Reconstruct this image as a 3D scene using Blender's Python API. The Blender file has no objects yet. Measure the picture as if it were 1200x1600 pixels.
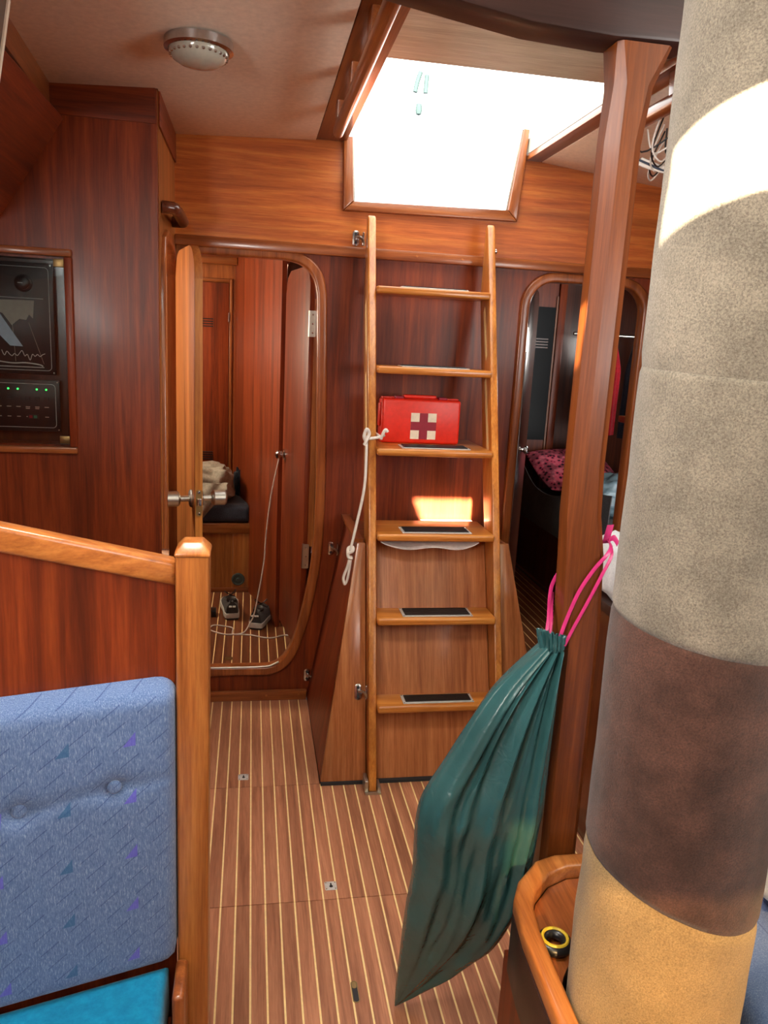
import bpy, bmesh, math, random
from mathutils import Vector, Matrix, noise
from mathutils.geometry import delaunay_2d_cdt

random.seed(7)
S = bpy.context.scene
COL = S.collection

# ------------------------------------------------------------------ camera
cam_d = bpy.data.cameras.new('camera')
cam = bpy.data.objects.new('camera', cam_d); COL.objects.link(cam)
cam_d.sensor_fit = 'HORIZONTAL'; cam_d.sensor_width = 36.0
cam_d.lens = 36.0 * 1202.0 / 1200.0
cam_d.clip_start = 0.02; cam_d.clip_end = 200
_R = ((0.98497, -0.16507, 0.05085), (0.01430, -0.21799, -0.97585), (0.17217, 0.96190, -0.21235))
_cx, _cy, _cz = Vector(_R[0]), Vector(_R[1]), Vector(_R[2])          # right, down, forward in the boat's axes
_m = Matrix((_cx, -_cy, -_cz)).transposed().to_4x4()
_m.translation = (0, 0, 1.5)
cam.matrix_world = _m
S.camera = cam

# ------------------------------------------------------------------ world, sun, daylight
W = bpy.data.worlds.new('sky'); S.world = W; W.use_nodes = True
_bg = W.node_tree.nodes['Background']
_bg.inputs['Color'].default_value = (1.0, 0.985, 0.96, 1); _bg.inputs['Strength'].default_value = 3.0
SUN_EL, SUN_AZ = math.radians(22.3), math.radians(11)
sun_dir = Vector((math.sin(SUN_AZ)*math.cos(SUN_EL), math.cos(SUN_AZ)*math.cos(SUN_EL), -math.sin(SUN_EL)))
sun_d = bpy.data.lights.new('sun', 'SUN'); sun_d.energy = 110.0; sun_d.angle = math.radians(0.55); sun_d.color = (1.0, 0.86, 0.62)
sun = bpy.data.objects.new('sun', sun_d); COL.objects.link(sun)
sun.rotation_euler = sun_dir.to_track_quat('-Z', 'Y').to_euler()
def daylight(name, loc, direction, sx, sy, energy=None, color=(1, 0.96, 0.90)):
    d = bpy.data.lights.new(name, 'AREA'); d.shape = 'RECTANGLE'; d.size = sx; d.size_y = sy
    if energy is None: d.cycles.is_portal = True
    else: d.energy = energy; d.color = color
    o = bpy.data.objects.new(name, d); COL.objects.link(o); o.location = loc
    o.rotation_euler = Vector(direction).to_track_quat('-Z', 'Y').to_euler()
    return o
daylight('companionway_daylight', (0.685, 2.65, 2.31), (0, 0, -1), 0.70, 0.84)
daylight('port_window_fill', (-1.125, -0.42, 1.65), (1, 0, 0.9), 1.05, 0.5, 60)  # fill lamp in an unseen window opening, turned up to brighten the ceiling
daylight('starboard_window_fill', (1.93, -0.10, 1.62), (-1, 0, 0.9), 2.4, 0.6, 26)  # second unseen fill lamp, also aimed upwards for the ceiling
daylight('overhead_fill', (-0.17, 1.115, 2.188), (0, 0, -1), 0.40, 0.32, 11)  # unseen lamp added overhead to brighten the sole and cushions
daylight('head_port_daylight', (-1.11, 2.83, 1.585), (1, 0, -0.1), 0.28, 0.25, 6, (1, 0.93, 0.8))
daylight('aft_cabin_port_daylight', (-1.03, 3.85, 1.55), (1, 0, -0.15), 0.6, 0.3, 10, (1, 0.86, 0.62))
daylight('aft_cabin_starboard_daylight', (2.63, 4.2, 1.55), (-1, 0, -0.2), 0.4, 0.2, 2.6)
S.view_settings.view_transform = 'Standard'; S.view_settings.look = 'None'
S.view_settings.exposure = 1.0; S.view_settings.gamma = 1.0; S.view_settings.use_curve_mapping = False
S.cycles.max_bounces = 10; S.cycles.diffuse_bounces = 6; S.cycles.glossy_bounces = 4
S.cycles.caustics_reflective = False; S.cycles.caustics_refractive = False
S.cycles.sample_clamp_indirect = 6.0

# ------------------------------------------------------------------ materials
def srgb(*c):
    return tuple((v/255/12.92 if v/255 <= 0.04045 else ((v/255+0.055)/1.055)**2.4) for v in c) + (1.0,)
def new_mat(name):
    m = bpy.data.materials.new(name); m.use_nodes = True
    nt = m.node_tree; b = nt.nodes['Principled BSDF']
    return m, nt, b
def setp(b, **k):
    for n, v in k.items():
        key = n.replace('_', ' ')
        if key in b.inputs: b.inputs[key].default_value = v
def ramp(nt, stops, x=0):
    r = nt.nodes.new('ShaderNodeValToRGB'); e = r.color_ramp.elements
    e[0].position, e[0].color = stops[0]; e[1].position, e[1].color = stops[-1]
    for p, c in stops[1:-1]:
        n = e.new(p); n.color = c
    return r
def coords(nt, scale, rnd=True):
    tc = nt.nodes.new('ShaderNodeTexCoord'); mp = nt.nodes.new('ShaderNodeMapping')
    mp.inputs['Scale'].default_value = scale
    if rnd:
        oi = nt.nodes.new('ShaderNodeObjectInfo'); ad = nt.nodes.new('ShaderNodeVectorMath'); ad.operation = 'ADD'
        mu = nt.nodes.new('ShaderNodeVectorMath'); mu.operation = 'SCALE'; mu.inputs['Scale'].default_value = 37.0
        nt.links.new(oi.outputs['Random'], mu.inputs[0])
        nt.links.new(tc.outputs['Object'], ad.inputs[0]); nt.links.new(mu.outputs[0], ad.inputs[1])
        nt.links.new(ad.outputs[0], mp.inputs['Vector'])
    else:
        nt.links.new(tc.outputs['Object'], mp.inputs['Vector'])
    return mp
def ntex(nt, mp, scale, detail=5, rough=0.6, dist=0.0):
    n = nt.nodes.new('ShaderNodeTexNoise'); n.inputs['Scale'].default_value = scale; n.inputs['Detail'].default_value = detail
    n.inputs['Roughness'].default_value = rough; n.inputs['Distortion'].default_value = dist
    nt.links.new(mp.outputs[0], n.inputs['Vector']); return n
def mixc(nt, fac, a, b, mode='MIX'):
    m = nt.nodes.new('ShaderNodeMix'); m.data_type = 'RGBA'; m.blend_type = mode
    for sock, v in ((m.inputs[0], fac), (m.inputs[6], a), (m.inputs[7], b)):
        if hasattr(v, 'links') or hasattr(v, 'is_linked'): nt.links.new(v, sock)
        else: sock.default_value = v
    return m.outputs[2]
def bump(nt, b, h, strength, dist=0.002):
    bp = nt.nodes.new('ShaderNodeBump'); bp.inputs['Strength'].default_value = strength; bp.inputs['Distance'].default_value = dist
    nt.links.new(h, bp.inputs['Height']); nt.links.new(bp.outputs[0], b.inputs['Normal'])
def wood(name, dark, mid, light, axis='Z', rough=0.32, coat=0.35, fine=1.0, vary=0.35):
    m, nt, b = new_mat(name)
    k = {'X': (0.045, 1, 1), 'Y': (1, 0.045, 1), 'Z': (1, 1, 0.045), 'S': (1, 0.03, 0.045)}[axis]
    mp = coords(nt, k)
    n1 = ntex(nt, mp, 42*fine, 6, 0.62, 0.6); n2 = ntex(nt, mp, 260*fine, 4, 0.7)
    mp2 = coords(nt, tuple(v if v < 1 else 1 for v in k)); n3 = ntex(nt, mp2, 7, 2, 0.5, 1.0)
    r1 = ramp(nt, [(0.28, srgb(*dark)), (0.5, srgb(*mid)), (0.74, srgb(*light))]); nt.links.new(n1.outputs[0], r1.inputs[0])
    r2 = ramp(nt, [(0.3, (0.62, 0.56, 0.52, 1)), (0.62, (1, 1, 1, 1))]); nt.links.new(n2.outputs[0], r2.inputs[0])
    r3 = ramp(nt, [(0.3, (1-vary, 1-vary*1.1, 1-vary*1.2, 1)), (0.7, (1+vary*0.5, 1+vary*0.45, 1+vary*0.4, 1))]); nt.links.new(n3.outputs[0], r3.inputs[0])
    c = mixc(nt, 0.75, r1.outputs[0], r2.outputs[0], 'MULTIPLY'); c = mixc(nt, 1.0, c, r3.outputs[0], 'MULTIPLY')
    nt.links.new(c, b.inputs['Base Color'])
    setp(b, Roughness=rough, Coat_Weight=coat, Coat_Roughness=0.15, Specular_IOR_Level=0.35)
    bump(nt, b, n2.outputs[0], 0.10, 0.001)
    return m
def plain(name, c, rough=0.5, metal=0.0, **k):
    m, nt, b = new_mat(name); setp(b, Base_Color=srgb(*c), Roughness=rough, Metallic=metal, **k)
    mp = coords(nt, (1, 1, 1)); n = ntex(nt, mp, 60, 3)
    r = ramp(nt, [(0.3, tuple(x*0.9 for x in srgb(*c)[:3])+(1,)), (0.7, tuple(min(1, x*1.06) for x in srgb(*c)[:3])+(1,))])
    nt.links.new(n.outputs[0], r.inputs[0]); nt.links.new(r.outputs[0], b.inputs['Base Color'])
    return m

MAH = (84, 32, 14), (124, 50, 20), (150, 68, 28)
TEAK = (140, 78, 34), (178, 108, 52), (204, 134, 70)
M = {}
for ax in 'XYZ':
    M['mah'+ax] = wood('varnished_mahogany_'+ax, *MAH, axis=ax, rough=0.40, coat=0.08)
    M['teak'+ax] = wood('varnished_teak_'+ax, *TEAK, axis=ax, rough=0.34)
    M['trim'+ax] = wood('moulding_wood_'+ax, (118, 60, 30), (152, 84, 42), (178, 106, 56), axis=ax, rough=0.3)
M['leaf'] = wood('door_leaf_veneer', (150, 78, 32), (186, 108, 48), (208, 134, 66), axis='Z', rough=0.46, coat=0.05)
M['upper'] = wood('hatch_lit_veneer', (156, 76, 32), (190, 102, 44), (212, 130, 60), axis='X', rough=0.36, coat=0.25)  # mahogany with the hatch light put into its lighter colour
for ax in 'XZ': M['lad'+ax] = wood('ladder_teak_'+ax, (168, 94, 36), (206, 130, 56), (228, 160, 82), axis=ax, rough=0.3)
M['riser'] = wood('riser_veneer', (142, 80, 46), (182, 112, 68), (204, 136, 88), axis='S', rough=0.42, coat=0.15, vary=0.12)
M['worn'] = wood('worn_box_veneer', (136, 78, 44), (178, 110, 66), (200, 136, 86), axis='S', rough=0.26, coat=0.5)
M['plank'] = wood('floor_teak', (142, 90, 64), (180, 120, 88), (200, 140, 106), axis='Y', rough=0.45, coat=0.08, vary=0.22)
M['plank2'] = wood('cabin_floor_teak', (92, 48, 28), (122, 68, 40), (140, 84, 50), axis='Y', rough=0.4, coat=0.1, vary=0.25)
M['holly'] = plain('holly_inlay', (246, 214, 150), 0.45)
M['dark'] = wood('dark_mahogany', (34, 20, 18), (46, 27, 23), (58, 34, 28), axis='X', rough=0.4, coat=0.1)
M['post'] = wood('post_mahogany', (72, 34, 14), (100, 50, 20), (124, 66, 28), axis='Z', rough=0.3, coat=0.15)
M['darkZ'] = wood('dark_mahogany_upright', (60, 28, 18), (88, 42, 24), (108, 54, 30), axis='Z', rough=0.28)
M['ceiling'] = plain('beige_headliner', (240, 224, 204), 0.5)
M['hatchlid'] = wood('pale_hatch_underside', (208, 212, 184), (226, 230, 204), (238, 240, 220), axis='X', rough=0.3, coat=0.2, vary=0.15)
M['chrome'] = plain('chrome', (200, 200, 200), 0.18, 1.0)
M['steel'] = plain('brushed_steel', (190, 186, 176), 0.34, 1.0)
M['brass'] = plain('dull_brass', (150, 126, 84), 0.4, 1.0)
M['black'] = plain('black_plastic', (18, 18, 20), 0.35)
M['grip'] = plain('black_grip_tape', (38, 40, 44), 0.7)
M['white'] = plain('white_print', (226, 226, 222), 0.5)
M['roofwhite'] = plain('deck_gelcoat', (225, 225, 220), 0.4)
M['red'] = plain('red_plastic', (226, 44, 26), 0.38)
M['redcross'] = plain('dark_red_print', (146, 6, 40), 0.5)
M['cream'] = plain('cream_sticker', (236, 224, 200), 0.55)
M['pink'] = plain('pink_ribbon', (190, 44, 108), 0.35)
M['tealglass'] = plain('green_lens', (20, 130, 100), 0.3)
M['alu'] = plain('satin_aluminium', (206, 206, 202), 0.4, 0.35)
M['rope'] = plain('white_cotton_rope', (222, 214, 204), 0.8)
M['cable'] = plain('white_cable', (206, 192, 180), 0.5)
M['green'] = plain('green_led', (60, 255, 90), 0.4); M['green'].node_tree.nodes['Principled BSDF'].inputs['Emission Color'].default_value = (0.05, 1, 0.12, 1); M['green'].node_tree.nodes['Principled BSDF'].inputs['Emission Strength'].default_value = 1.5
def fabric(name, c1, c2, scale=(1, 1, 1), n=220, rough=0.95, bmp=0.5, big=8, sheen=0.12, bigamp=0.22):
    m, nt, b = new_mat(name); mp = coords(nt, scale, False)
    a = ntex(nt, mp, n, 5, 0.75); g = ntex(nt, coords(nt, (1, 1, 1), False), big, 3, 0.6)
    r = ramp(nt, [(0.3, srgb(*c1)), (0.68, srgb(*c2))]); nt.links.new(a.outputs[0], r.inputs[0])
    r2 = ramp(nt, [(0.32, (1-bigamp,)*3+(1,)), (0.68, (1+bigamp*0.6,)*3+(1,))]); nt.links.new(g.outputs[0], r2.inputs[0])
    c = mixc(nt, 1.0, r.outputs[0], r2.outputs[0], 'MULTIPLY'); nt.links.new(c, b.inputs['Base Color'])
    setp(b, Roughness=rough, Sheen_Weight=sheen, Sheen_Roughness=0.5, Specular_IOR_Level=0.15)
    bump(nt, b, a.outputs[0], bmp, 0.004); return m
M['fleece_grey'] = fabric('grey_fleece', (78, 71, 62), (138, 128, 113), n=380, big=12, bigamp=0.26)
M['fleece_brown'] = fabric('brown_fleece', (48, 32, 27), (86, 56, 45), n=380, big=14, bigamp=0.42)
M['fleece_tan'] = fabric('tan_fleece', (104, 82, 52), (164, 134, 88), n=420)
M['teal'] = fabric('teal_cloth', (0, 108, 152), (10, 134, 178), n=60, bmp=0.1, big=5)
M['blanket'] = fabric('grey_blanket', (140, 130, 116), (176, 166, 150), n=90, bmp=0.3)
M['navy'] = fabric('slate_cushion', (52, 58, 72), (70, 78, 92), n=200)
M['jacket'] = fabric('dark_jacket', (16, 18, 26), (30, 32, 42), n=60)
M['jacket_red'] = fabric('red_jacket', (120, 10, 24), (160, 22, 34), n=60)
M['jacket_olive'] = fabric('olive_coat', (42, 40, 36), (60, 56, 48), n=60)
M['leecloth'] = fabric('grey_lee_cloth', (60, 60, 64), (84, 82, 84), n=150)
M['towel'] = fabric('white_towel', (206, 214, 220), (236, 240, 242), n=120)
M['shoe'] = fabric('grey_mesh', (52, 50, 50), (84, 80, 78), n=300)
M['shoesole'] = plain('white_foam_sole', (196, 190, 180), 0.7)
M['pinkcloth'] = fabric('pale_cloth', (206, 190, 186), (232, 222, 218), n=40, bmp=0.1)
def blue_upholstery():
    m, nt, b = new_mat('blue_woven_upholstery')
    mp = coords(nt, (1, 1, 0.2), False); a = ntex(nt, mp, 520, 5, 0.8)
    r = ramp(nt, [(0.32, srgb(66, 88, 132)), (0.52, srgb(92, 116, 160)), (0.74, srgb(156, 174, 204))]); nt.links.new(a.outputs[0], r.inputs[0])
    tc = nt.nodes.new('ShaderNodeTexCoord'); sp = nt.nodes.new('ShaderNodeSeparateXYZ'); nt.links.new(tc.outputs['Object'], sp.inputs[0])
    def mth(op, x, y=None, z=None):
        n = nt.nodes.new('ShaderNodeMath'); n.operation = op
        for i, v in enumerate((x, y, z)):
            if v is None: continue
            if hasattr(v, 'is_linked'): nt.links.new(v, n.inputs[i])
            else: n.inputs[i].default_value = v
        return n.outputs[0]
    X, Z = sp.outputs['X'], sp.outputs['Z']
    # short diagonal dashes
    d = mth('FRACT', mth('MULTIPLY', mth('SUBTRACT', Z, mth('MULTIPLY', X, 0.75)), 26.0))
    line = mth('LESS_THAN', d, 0.06)
    brk = mth('LESS_THAN', mth('FRACT', mth('ADD', mth('MULTIPLY', X, 17.0), mth('MULTIPLY', Z, 5.3))), 0.62)
    dash = mth('MULTIPLY', line, brk)
    # little triangles in columns
    u = mth('FRACT', mth('MULTIPLY', mth('ADD', X, 0.158), 9.8)); v = mth('FRACT', mth('MULTIPLY', mth('ADD', Z, 0.03), 9.3))
    tri = mth('MULTIPLY', mth('LESS_THAN', v, mth('MULTIPLY', u, 1.15)), mth('MULTIPLY', mth('LESS_THAN', u, 0.22), mth('GREATER_THAN', v, 0.02)))
    c = mixc(nt, mth('MULTIPLY', dash, 0.55), r.outputs[0], srgb(44, 62, 112))
    col = mixc(nt, mth('MULTIPLY', mth('FRACT', mth('MULTIPLY', mth('FLOOR', mth('MULTIPLY', mth('ADD', X, 0.158), 9.8)), 0.5)), 2.0), srgb(92, 84, 196), srgb(40, 92, 136))
    c = mixc(nt, mth('MULTIPLY', tri, 0.75), c, col)
    nt.links.new(c, b.inputs['Base Color']); setp(b, Roughness=0.95, Sheen_Weight=0.3, Specular_IOR_Level=0.1)
    bump(nt, b, a.outputs[0], 0.4, 0.003); return m
M['blue'] = blue_upholstery()
def bag_plastic(name, c, trans):
    m, nt, b = new_mat(name); mp = coords(nt, (1, 1, 1), False); n = ntex(nt, mp, 5, 3)
    r = ramp(nt, [(0.3, tuple(x*0.8 for x in srgb(*c)[:3])+(1,)), (0.7, tuple(x*1.2 for x in srgb(*c)[:3])+(1,))])
    nt.links.new(n.outputs[0], r.inputs[0]); nt.links.new(r.outputs[0], b.inputs['Base Color'])
    setp(b, Roughness=0.27, Specular_IOR_Level=0.5, Transmission_Weight=trans, Coat_Weight=0.0)
    n2 = ntex(nt, mp, 26, 2, 0.45, 1.6); bump(nt, b, n2.outputs[0], 0.35, 0.006); return m
M['bag'] = bag_plastic('green_bin_liner', (44, 82, 84), 0.0)
M['clearbag'] = bag_plastic('bluish_plastic_bag', (120, 146, 160), 0.25)
def glass_mat(name, rough=0.02, tint=(0.85, 0.9, 0.9, 1)):
    m, nt, b = new_mat(name)
    t = nt.nodes.new('ShaderNodeBsdfTransparent'); t.inputs[0].default_value = tint
    g = nt.nodes.new('ShaderNodeBsdfGlossy'); g.inputs['Roughness'].default_value = rough
    f = nt.nodes.new('ShaderNodeFresnel'); f.inputs[0].default_value = 1.5
    mx = nt.nodes.new('ShaderNodeMixShader'); nt.links.new(f.outputs[0], mx.inputs[0]); nt.links.new(t.outputs[0], mx.inputs[1]); nt.links.new(g.outputs[0], mx.inputs[2])
    nt.links.new(mx.outputs[0], nt.nodes['Material Output'].inputs['Surface']); return m
M['glass'] = glass_mat('clear_pane')
M['mirror'] = plain('dark_tinted_pane', (10, 11, 14), 0.25, Specular_IOR_Level=0.08)
def floral():
    m, nt, b = new_mat('pink_floral_cotton'); mp = coords(nt, (1, 1, 1), False)
    v = nt.nodes.new('ShaderNodeTexVoronoi'); v.inputs['Scale'].default_value = 34; nt.links.new(mp.outputs[0], v.inputs['Vector'])
    n = ntex(nt, mp, 12, 3); add = nt.nodes.new('ShaderNodeMath'); add.operation = 'ADD'; nt.links.new(v.outputs['Distance'], add.inputs[0])
    r = ramp(nt, [(0.0, srgb(36, 12, 30)), (0.28, srgb(60, 14, 40)), (0.34, srgb(226, 74, 108)), (0.7, srgb(236, 120, 140))]); nt.links.new(v.outputs['Distance'], r.inputs[0])
    r2 = ramp(nt, [(0.45, srgb(60, 14, 36)), (0.55, srgb(255, 255, 255))]); nt.links.new(n.outputs[0], r2.inputs[0])
    c = mixc(nt, 0.6, r.outputs[0], r2.outputs[0], 'MULTIPLY'); nt.links.new(c, b.inputs['Base Color']); setp(b, Roughness=0.9); return m
M['floral'] = floral()

# ------------------------------------------------------------------ mesh helpers (everything in metres, boat axes: x starboard, y aft, z up)
WPOS = {}
def finish(name, bm, mat, parent=None, smooth=None, kind=None, label=None, cat=None, group=None):
    bmesh.ops.recalc_face_normals(bm, faces=bm.faces[:])
    vs = [v.co for v in bm.verts]
    c = Vector([(min(v[i] for v in vs)+max(v[i] for v in vs))/2 for i in range(3)])
    if parent is None: c.z = min(v.z for v in vs)
    for v in bm.verts: v.co -= c
    me = bpy.data.meshes.new(name); bm.to_mesh(me); bm.free()
    if smooth is not None:
        me.shade_smooth(); me.set_sharp_from_angle(angle=math.radians(smooth))
    me.materials.append(M[mat] if isinstance(mat, str) else mat)
    o = bpy.data.objects.new(name, me); COL.objects.link(o)
    WPOS[o.name] = c.copy()
    if parent is not None:
        o.parent = parent; o.location = c - WPOS[parent.name]
    else: o.location = c
    tag(o, label, cat, group, kind)
    return o
def tag(o, label=None, cat=None, group=None, kind=None):
    if label: o['label'] = label
    if cat: o['category'] = cat
    if group: o['group'] = group
    if kind: o['kind'] = kind
    return o
def thing(name, loc, label=None, cat=None, group=None, kind=None):
    o = bpy.data.objects.new(name, None); COL.objects.link(o); o.location = loc; o.empty_display_size = 0.05
    WPOS[o.name] = Vector(loc); return tag(o, label, cat, group, kind)
def dup(root, delta, label=None):
    def cp(o, par):
        c = o.copy(); COL.objects.link(c); c.parent = par
        for ch in o.children: cp(ch, c)
        return c
    r = cp(root, None); r.location = root.location + Vector(delta)
    if label: r['label'] = label
    return r
def bevel(bm, w, seg=2, edges=None):
    if w > 0: bmesh.ops.bevel(bm, geom=(edges or bm.edges[:]), offset=w, segments=seg, profile=0.5, affect='EDGES', clamp_overlap=True)
def mesh(name, verts, faces, mat, parent=None, smooth=None, bev=0, seg=2, **k):
    bm = bmesh.new(); vs = [bm.verts.new(v) for v in verts]
    for f in faces:
        try: bm.faces.new([vs[i] for i in f])
        except ValueError: pass
    if bev: bmesh.ops.recalc_face_normals(bm, faces=bm.faces[:]); bevel(bm, bev, seg)
    return finish(name, bm, mat, parent, smooth if smooth is not None else (40 if bev else None), **k)
def box(name, a, b, mat, parent=None, bev=0.0, seg=2, **k):
    x0, y0, z0 = a; x1, y1, z1 = b
    v = [(x0,y0,z0),(x1,y0,z0),(x1,y1,z0),(x0,y1,z0),(x0,y0,z1),(x1,y0,z1),(x1,y1,z1),(x0,y1,z1)]
    f = [(0,1,2,3),(4,5,6,7),(0,1,5,4),(1,2,6,5),(2,3,7,6),(3,0,4,7)]
    return mesh(name, v, f, mat, parent, bev=bev, seg=seg, **k)
AX = {'y': lambda p, a: (p[0], a, p[1]), 'z': lambda p, a: (p[0], p[1], a), 'x': lambda p, a: (a, p[0], p[1])}
def inside(p, loops):
    c = False
    for l in loops:
        for i in range(len(l)):
            (x1, y1), (x2, y2) = l[i], l[i-1]
            if (y1 > p.y) != (y2 > p.y) and p.x < (x2-x1)*(p.y-y1)/(y2-y1)+x1: c = not c
    return c
def prism(name, loops, axis, a0, a1, mat, parent=None, bev=0.0, seg=2, **k):
    """flat plate with holes: loops[0] outline, others holes; axis a key of AX or a function (2d point, a) -> 3d"""
    f = AX[axis] if isinstance(axis, str) else axis
    if not isinstance(loops[0][0], (tuple, list)): loops = [loops]
    flat = [p for l in loops for p in l]
    if len(flat) <= 4: tris = [tuple(range(len(flat)))]
    else:
        ed = []; i0 = 0
        for l in loops:
            ed += [(i0+i, i0+(i+1) % len(l)) for i in range(len(l))]; i0 += len(l)
        vo, eo, fo, ov, oe, of_ = delaunay_2d_cdt([Vector(p) for p in flat], ed, [], 0, 1e-7)
        back = [o_[0] if o_ else -1 for o_ in ov]
        tris = [tuple(back[i] for i in t) for t in fo if inside(sum((vo[i] for i in t), Vector((0, 0)))/3, loops)]
    bm = bmesh.new(); A = [bm.verts.new(f(p, a0)) for p in flat]; B = [bm.verts.new(f(p, a1)) for p in flat]
    for t in tris:
        for V in (A, B):
            try: bm.faces.new([V[i] for i in t])
            except ValueError: pass
    i0 = 0; rim = []
    for l in loops:
        n = len(l)
        for i in range(n):
            i, j = i0+i, i0+(i+1) % n
            bm.faces.new((A[i], A[j], B[j], B[i]))
            rim += [(A[i], A[j]), (B[i], B[j])]
        i0 += n
    if bev:
        bmesh.ops.recalc_face_normals(bm, faces=bm.faces[:])
        es = [e for e in (bm.edges.get(r) for r in rim) if e]
        bevel(bm, bev, seg, es)
    return finish(name, bm, mat, parent, 35 if (bev or len(flat) > 12) else None, **k)
def tube(name, pts, r, mat, parent=None, n=8, closed=False, flat=1.0, **k):
    pts = [Vector(p) for p in pts]; bm = bmesh.new(); rings = []; N = len(pts); up = None
    rr = r if isinstance(r, (list, tuple)) else [r]*N
    for i, p in enumerate(pts):
        d = (pts[(i+1) % N]-pts[i-1]) if closed else (pts[min(i+1, N-1)]-pts[max(i-1, 0)])
        d.normalize()
        if up is None: up = d.orthogonal().normalized()
        up = (up - d*up.dot(d)).normalized(); s = d.cross(up)
        rings.append([bm.verts.new(p + (up*math.cos(t)*flat + s*math.sin(t))*rr[i]) for t in (2*math.pi*q/n for q in range(n))])
    for i in range(N if closed else N-1):
        a, b = rings[i], rings[(i+1) % N]
        for q in range(n): bm.faces.new((a[q], a[(q+1) % n], b[(q+1) % n], b[q]))
    if not closed:
        bm.faces.new(rings[0]); bm.faces.new(rings[-1])
    return finish(name, bm, mat, parent, 50, **k)
def smoothpath(pts, m=6):
    P = [Vector(p) for p in pts]; out = []
    for i in range(len(P)-1):
        p0, p1, p2, p3 = P[max(i-1, 0)], P[i], P[i+1], P[min(i+2, len(P)-1)]
        for q in range(m):
            t = q/m
            out.append(0.5*((2*p1)+(p2-p0)*t+(2*p0-5*p1+4*p2-p3)*t*t+(3*p1-p0-3*p2+p3)*t**3))
    out.append(P[-1]); return out
def lathe(name, prof, c, d, mat, parent=None, n=24, **k):
    d = Vector(d).normalized(); u = d.orthogonal().normalized(); s = d.cross(u); c = Vector(c); bm = bmesh.new(); rings = []
    for r, h in prof:
        if r <= 1e-6: rings.append([bm.verts.new(c+d*h)])
        else: rings.append([bm.verts.new(c+d*h+(u*math.cos(t)+s*math.sin(t))*r) for t in (2*math.pi*q/n for q in range(n))])
    for a, b in zip(rings, rings[1:]):
        for q in range(n):
            q2 = (q+1) % n
            if len(a) == 1 and len(b) == 1: continue
            if len(a) == 1: bm.faces.new((a[0], b[q], b[q2]))
            elif len(b) == 1: bm.faces.new((a[q], a[q2], b[0]))
            else: bm.faces.new((a[q], a[q2], b[q2], b[q]))
    for R in (rings[0], rings[-1]):
        if len(R) > 2: bm.faces.new(R)
    return finish(name, bm, mat, parent, 35, **k)
def grid(name, rows, mat, parent=None, closed=False, caps=False, thick=0, smooth=60, **k):
    bm = bmesh.new(); R = [[bm.verts.new(p) for p in r] for r in rows]
    for a, b in zip(R, R[1:]):
        n = len(a)
        for q in range(n if closed else n-1): bm.faces.new((a[q], a[(q+1) % n], b[(q+1) % n], b[q]))
    if caps: bm.faces.new(R[0]); bm.faces.new(R[-1])
    if thick:
        bmesh.ops.recalc_face_normals(bm, faces=bm.faces[:]); bmesh.ops.solidify(bm, geom=bm.faces[:], thickness=thick)
    return finish(name, bm, mat, parent, smooth, **k)
def rrect(x0, z0, x1, z1, r, n=6):
    rs = r if isinstance(r, (list, tuple)) else [r]*4      # bl, br, tr, tl
    out = []
    for (cx, cz, rad, a0) in ((x0+rs[0], z0+rs[0], rs[0], 180), (x1-rs[1], z0+rs[1], rs[1], 270), (x1-rs[2], z1-rs[2], rs[2], 0), (x0+rs[3], z1-rs[3], rs[3], 90)):
        if rad <= 0: out.append((cx, cz)); continue
        for q in range(n+1):
            t = math.radians(a0+90*q/n); out.append((cx+rad*math.cos(t), cz+rad*math.sin(t)))
    return out
def smooth2(pts, m=5):
    return [(p.x, p.y) for p in smoothpath([(a, b, 0) for a, b in pts], m)]
def offset(loop, d):
    n = len(loop); area = sum(loop[i][0]*loop[(i+1) % n][1]-loop[(i+1) % n][0]*loop[i][1] for i in range(n)); sg = 1 if area > 0 else -1; out = []
    for i in range(n):
        p0, p1, p2 = Vector(loop[i-1]), Vector(loop[i]), Vector(loop[(i+1) % n])
        n1 = Vector(((p1-p0).y, -(p1-p0).x)); n2 = Vector(((p2-p1).y, -(p2-p1).x))
        if n1.length < 1e-9: n1 = n2
        if n2.length < 1e-9: n2 = n1
        n1.normalize(); n2.normalize(); m = (n1+n2); m.normalize()
        out.append(tuple(p1+m*sg*d/max(0.5, m.dot(n1))))
    return out
def blob(name, c, size, mat, parent=None, amp=0.15, freq=3.0, seed=0, boxy=0.6, nu=40, nv=24, zmin=-9, **k):
    rows = []
    for j in range(nv+1):
        ph = -math.pi/2+math.pi*j/nv; row = []
        for i in range(nu):
            th = 2*math.pi*i/nu
            d = Vector((math.cos(ph)*math.cos(th), math.cos(ph)*math.sin(th), math.sin(ph)))
            e = Vector([math.copysign(abs(v)**boxy, v) for v in d])
            w = 1+amp*noise.noise(d*freq+Vector((seed*7.3, seed*3.1, seed)))+amp*0.5*noise.noise(d*freq*2.6+Vector((seed, 0, seed*5)))
            row.append((c[0]+e.x*size[0]*w, c[1]+e.y*size[1]*w, max(zmin, c[2]+e.z*size[2]*w)))
        rows.append(row)
    return grid(name, rows, mat, parent, closed=True, smooth=80, **k)

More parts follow.
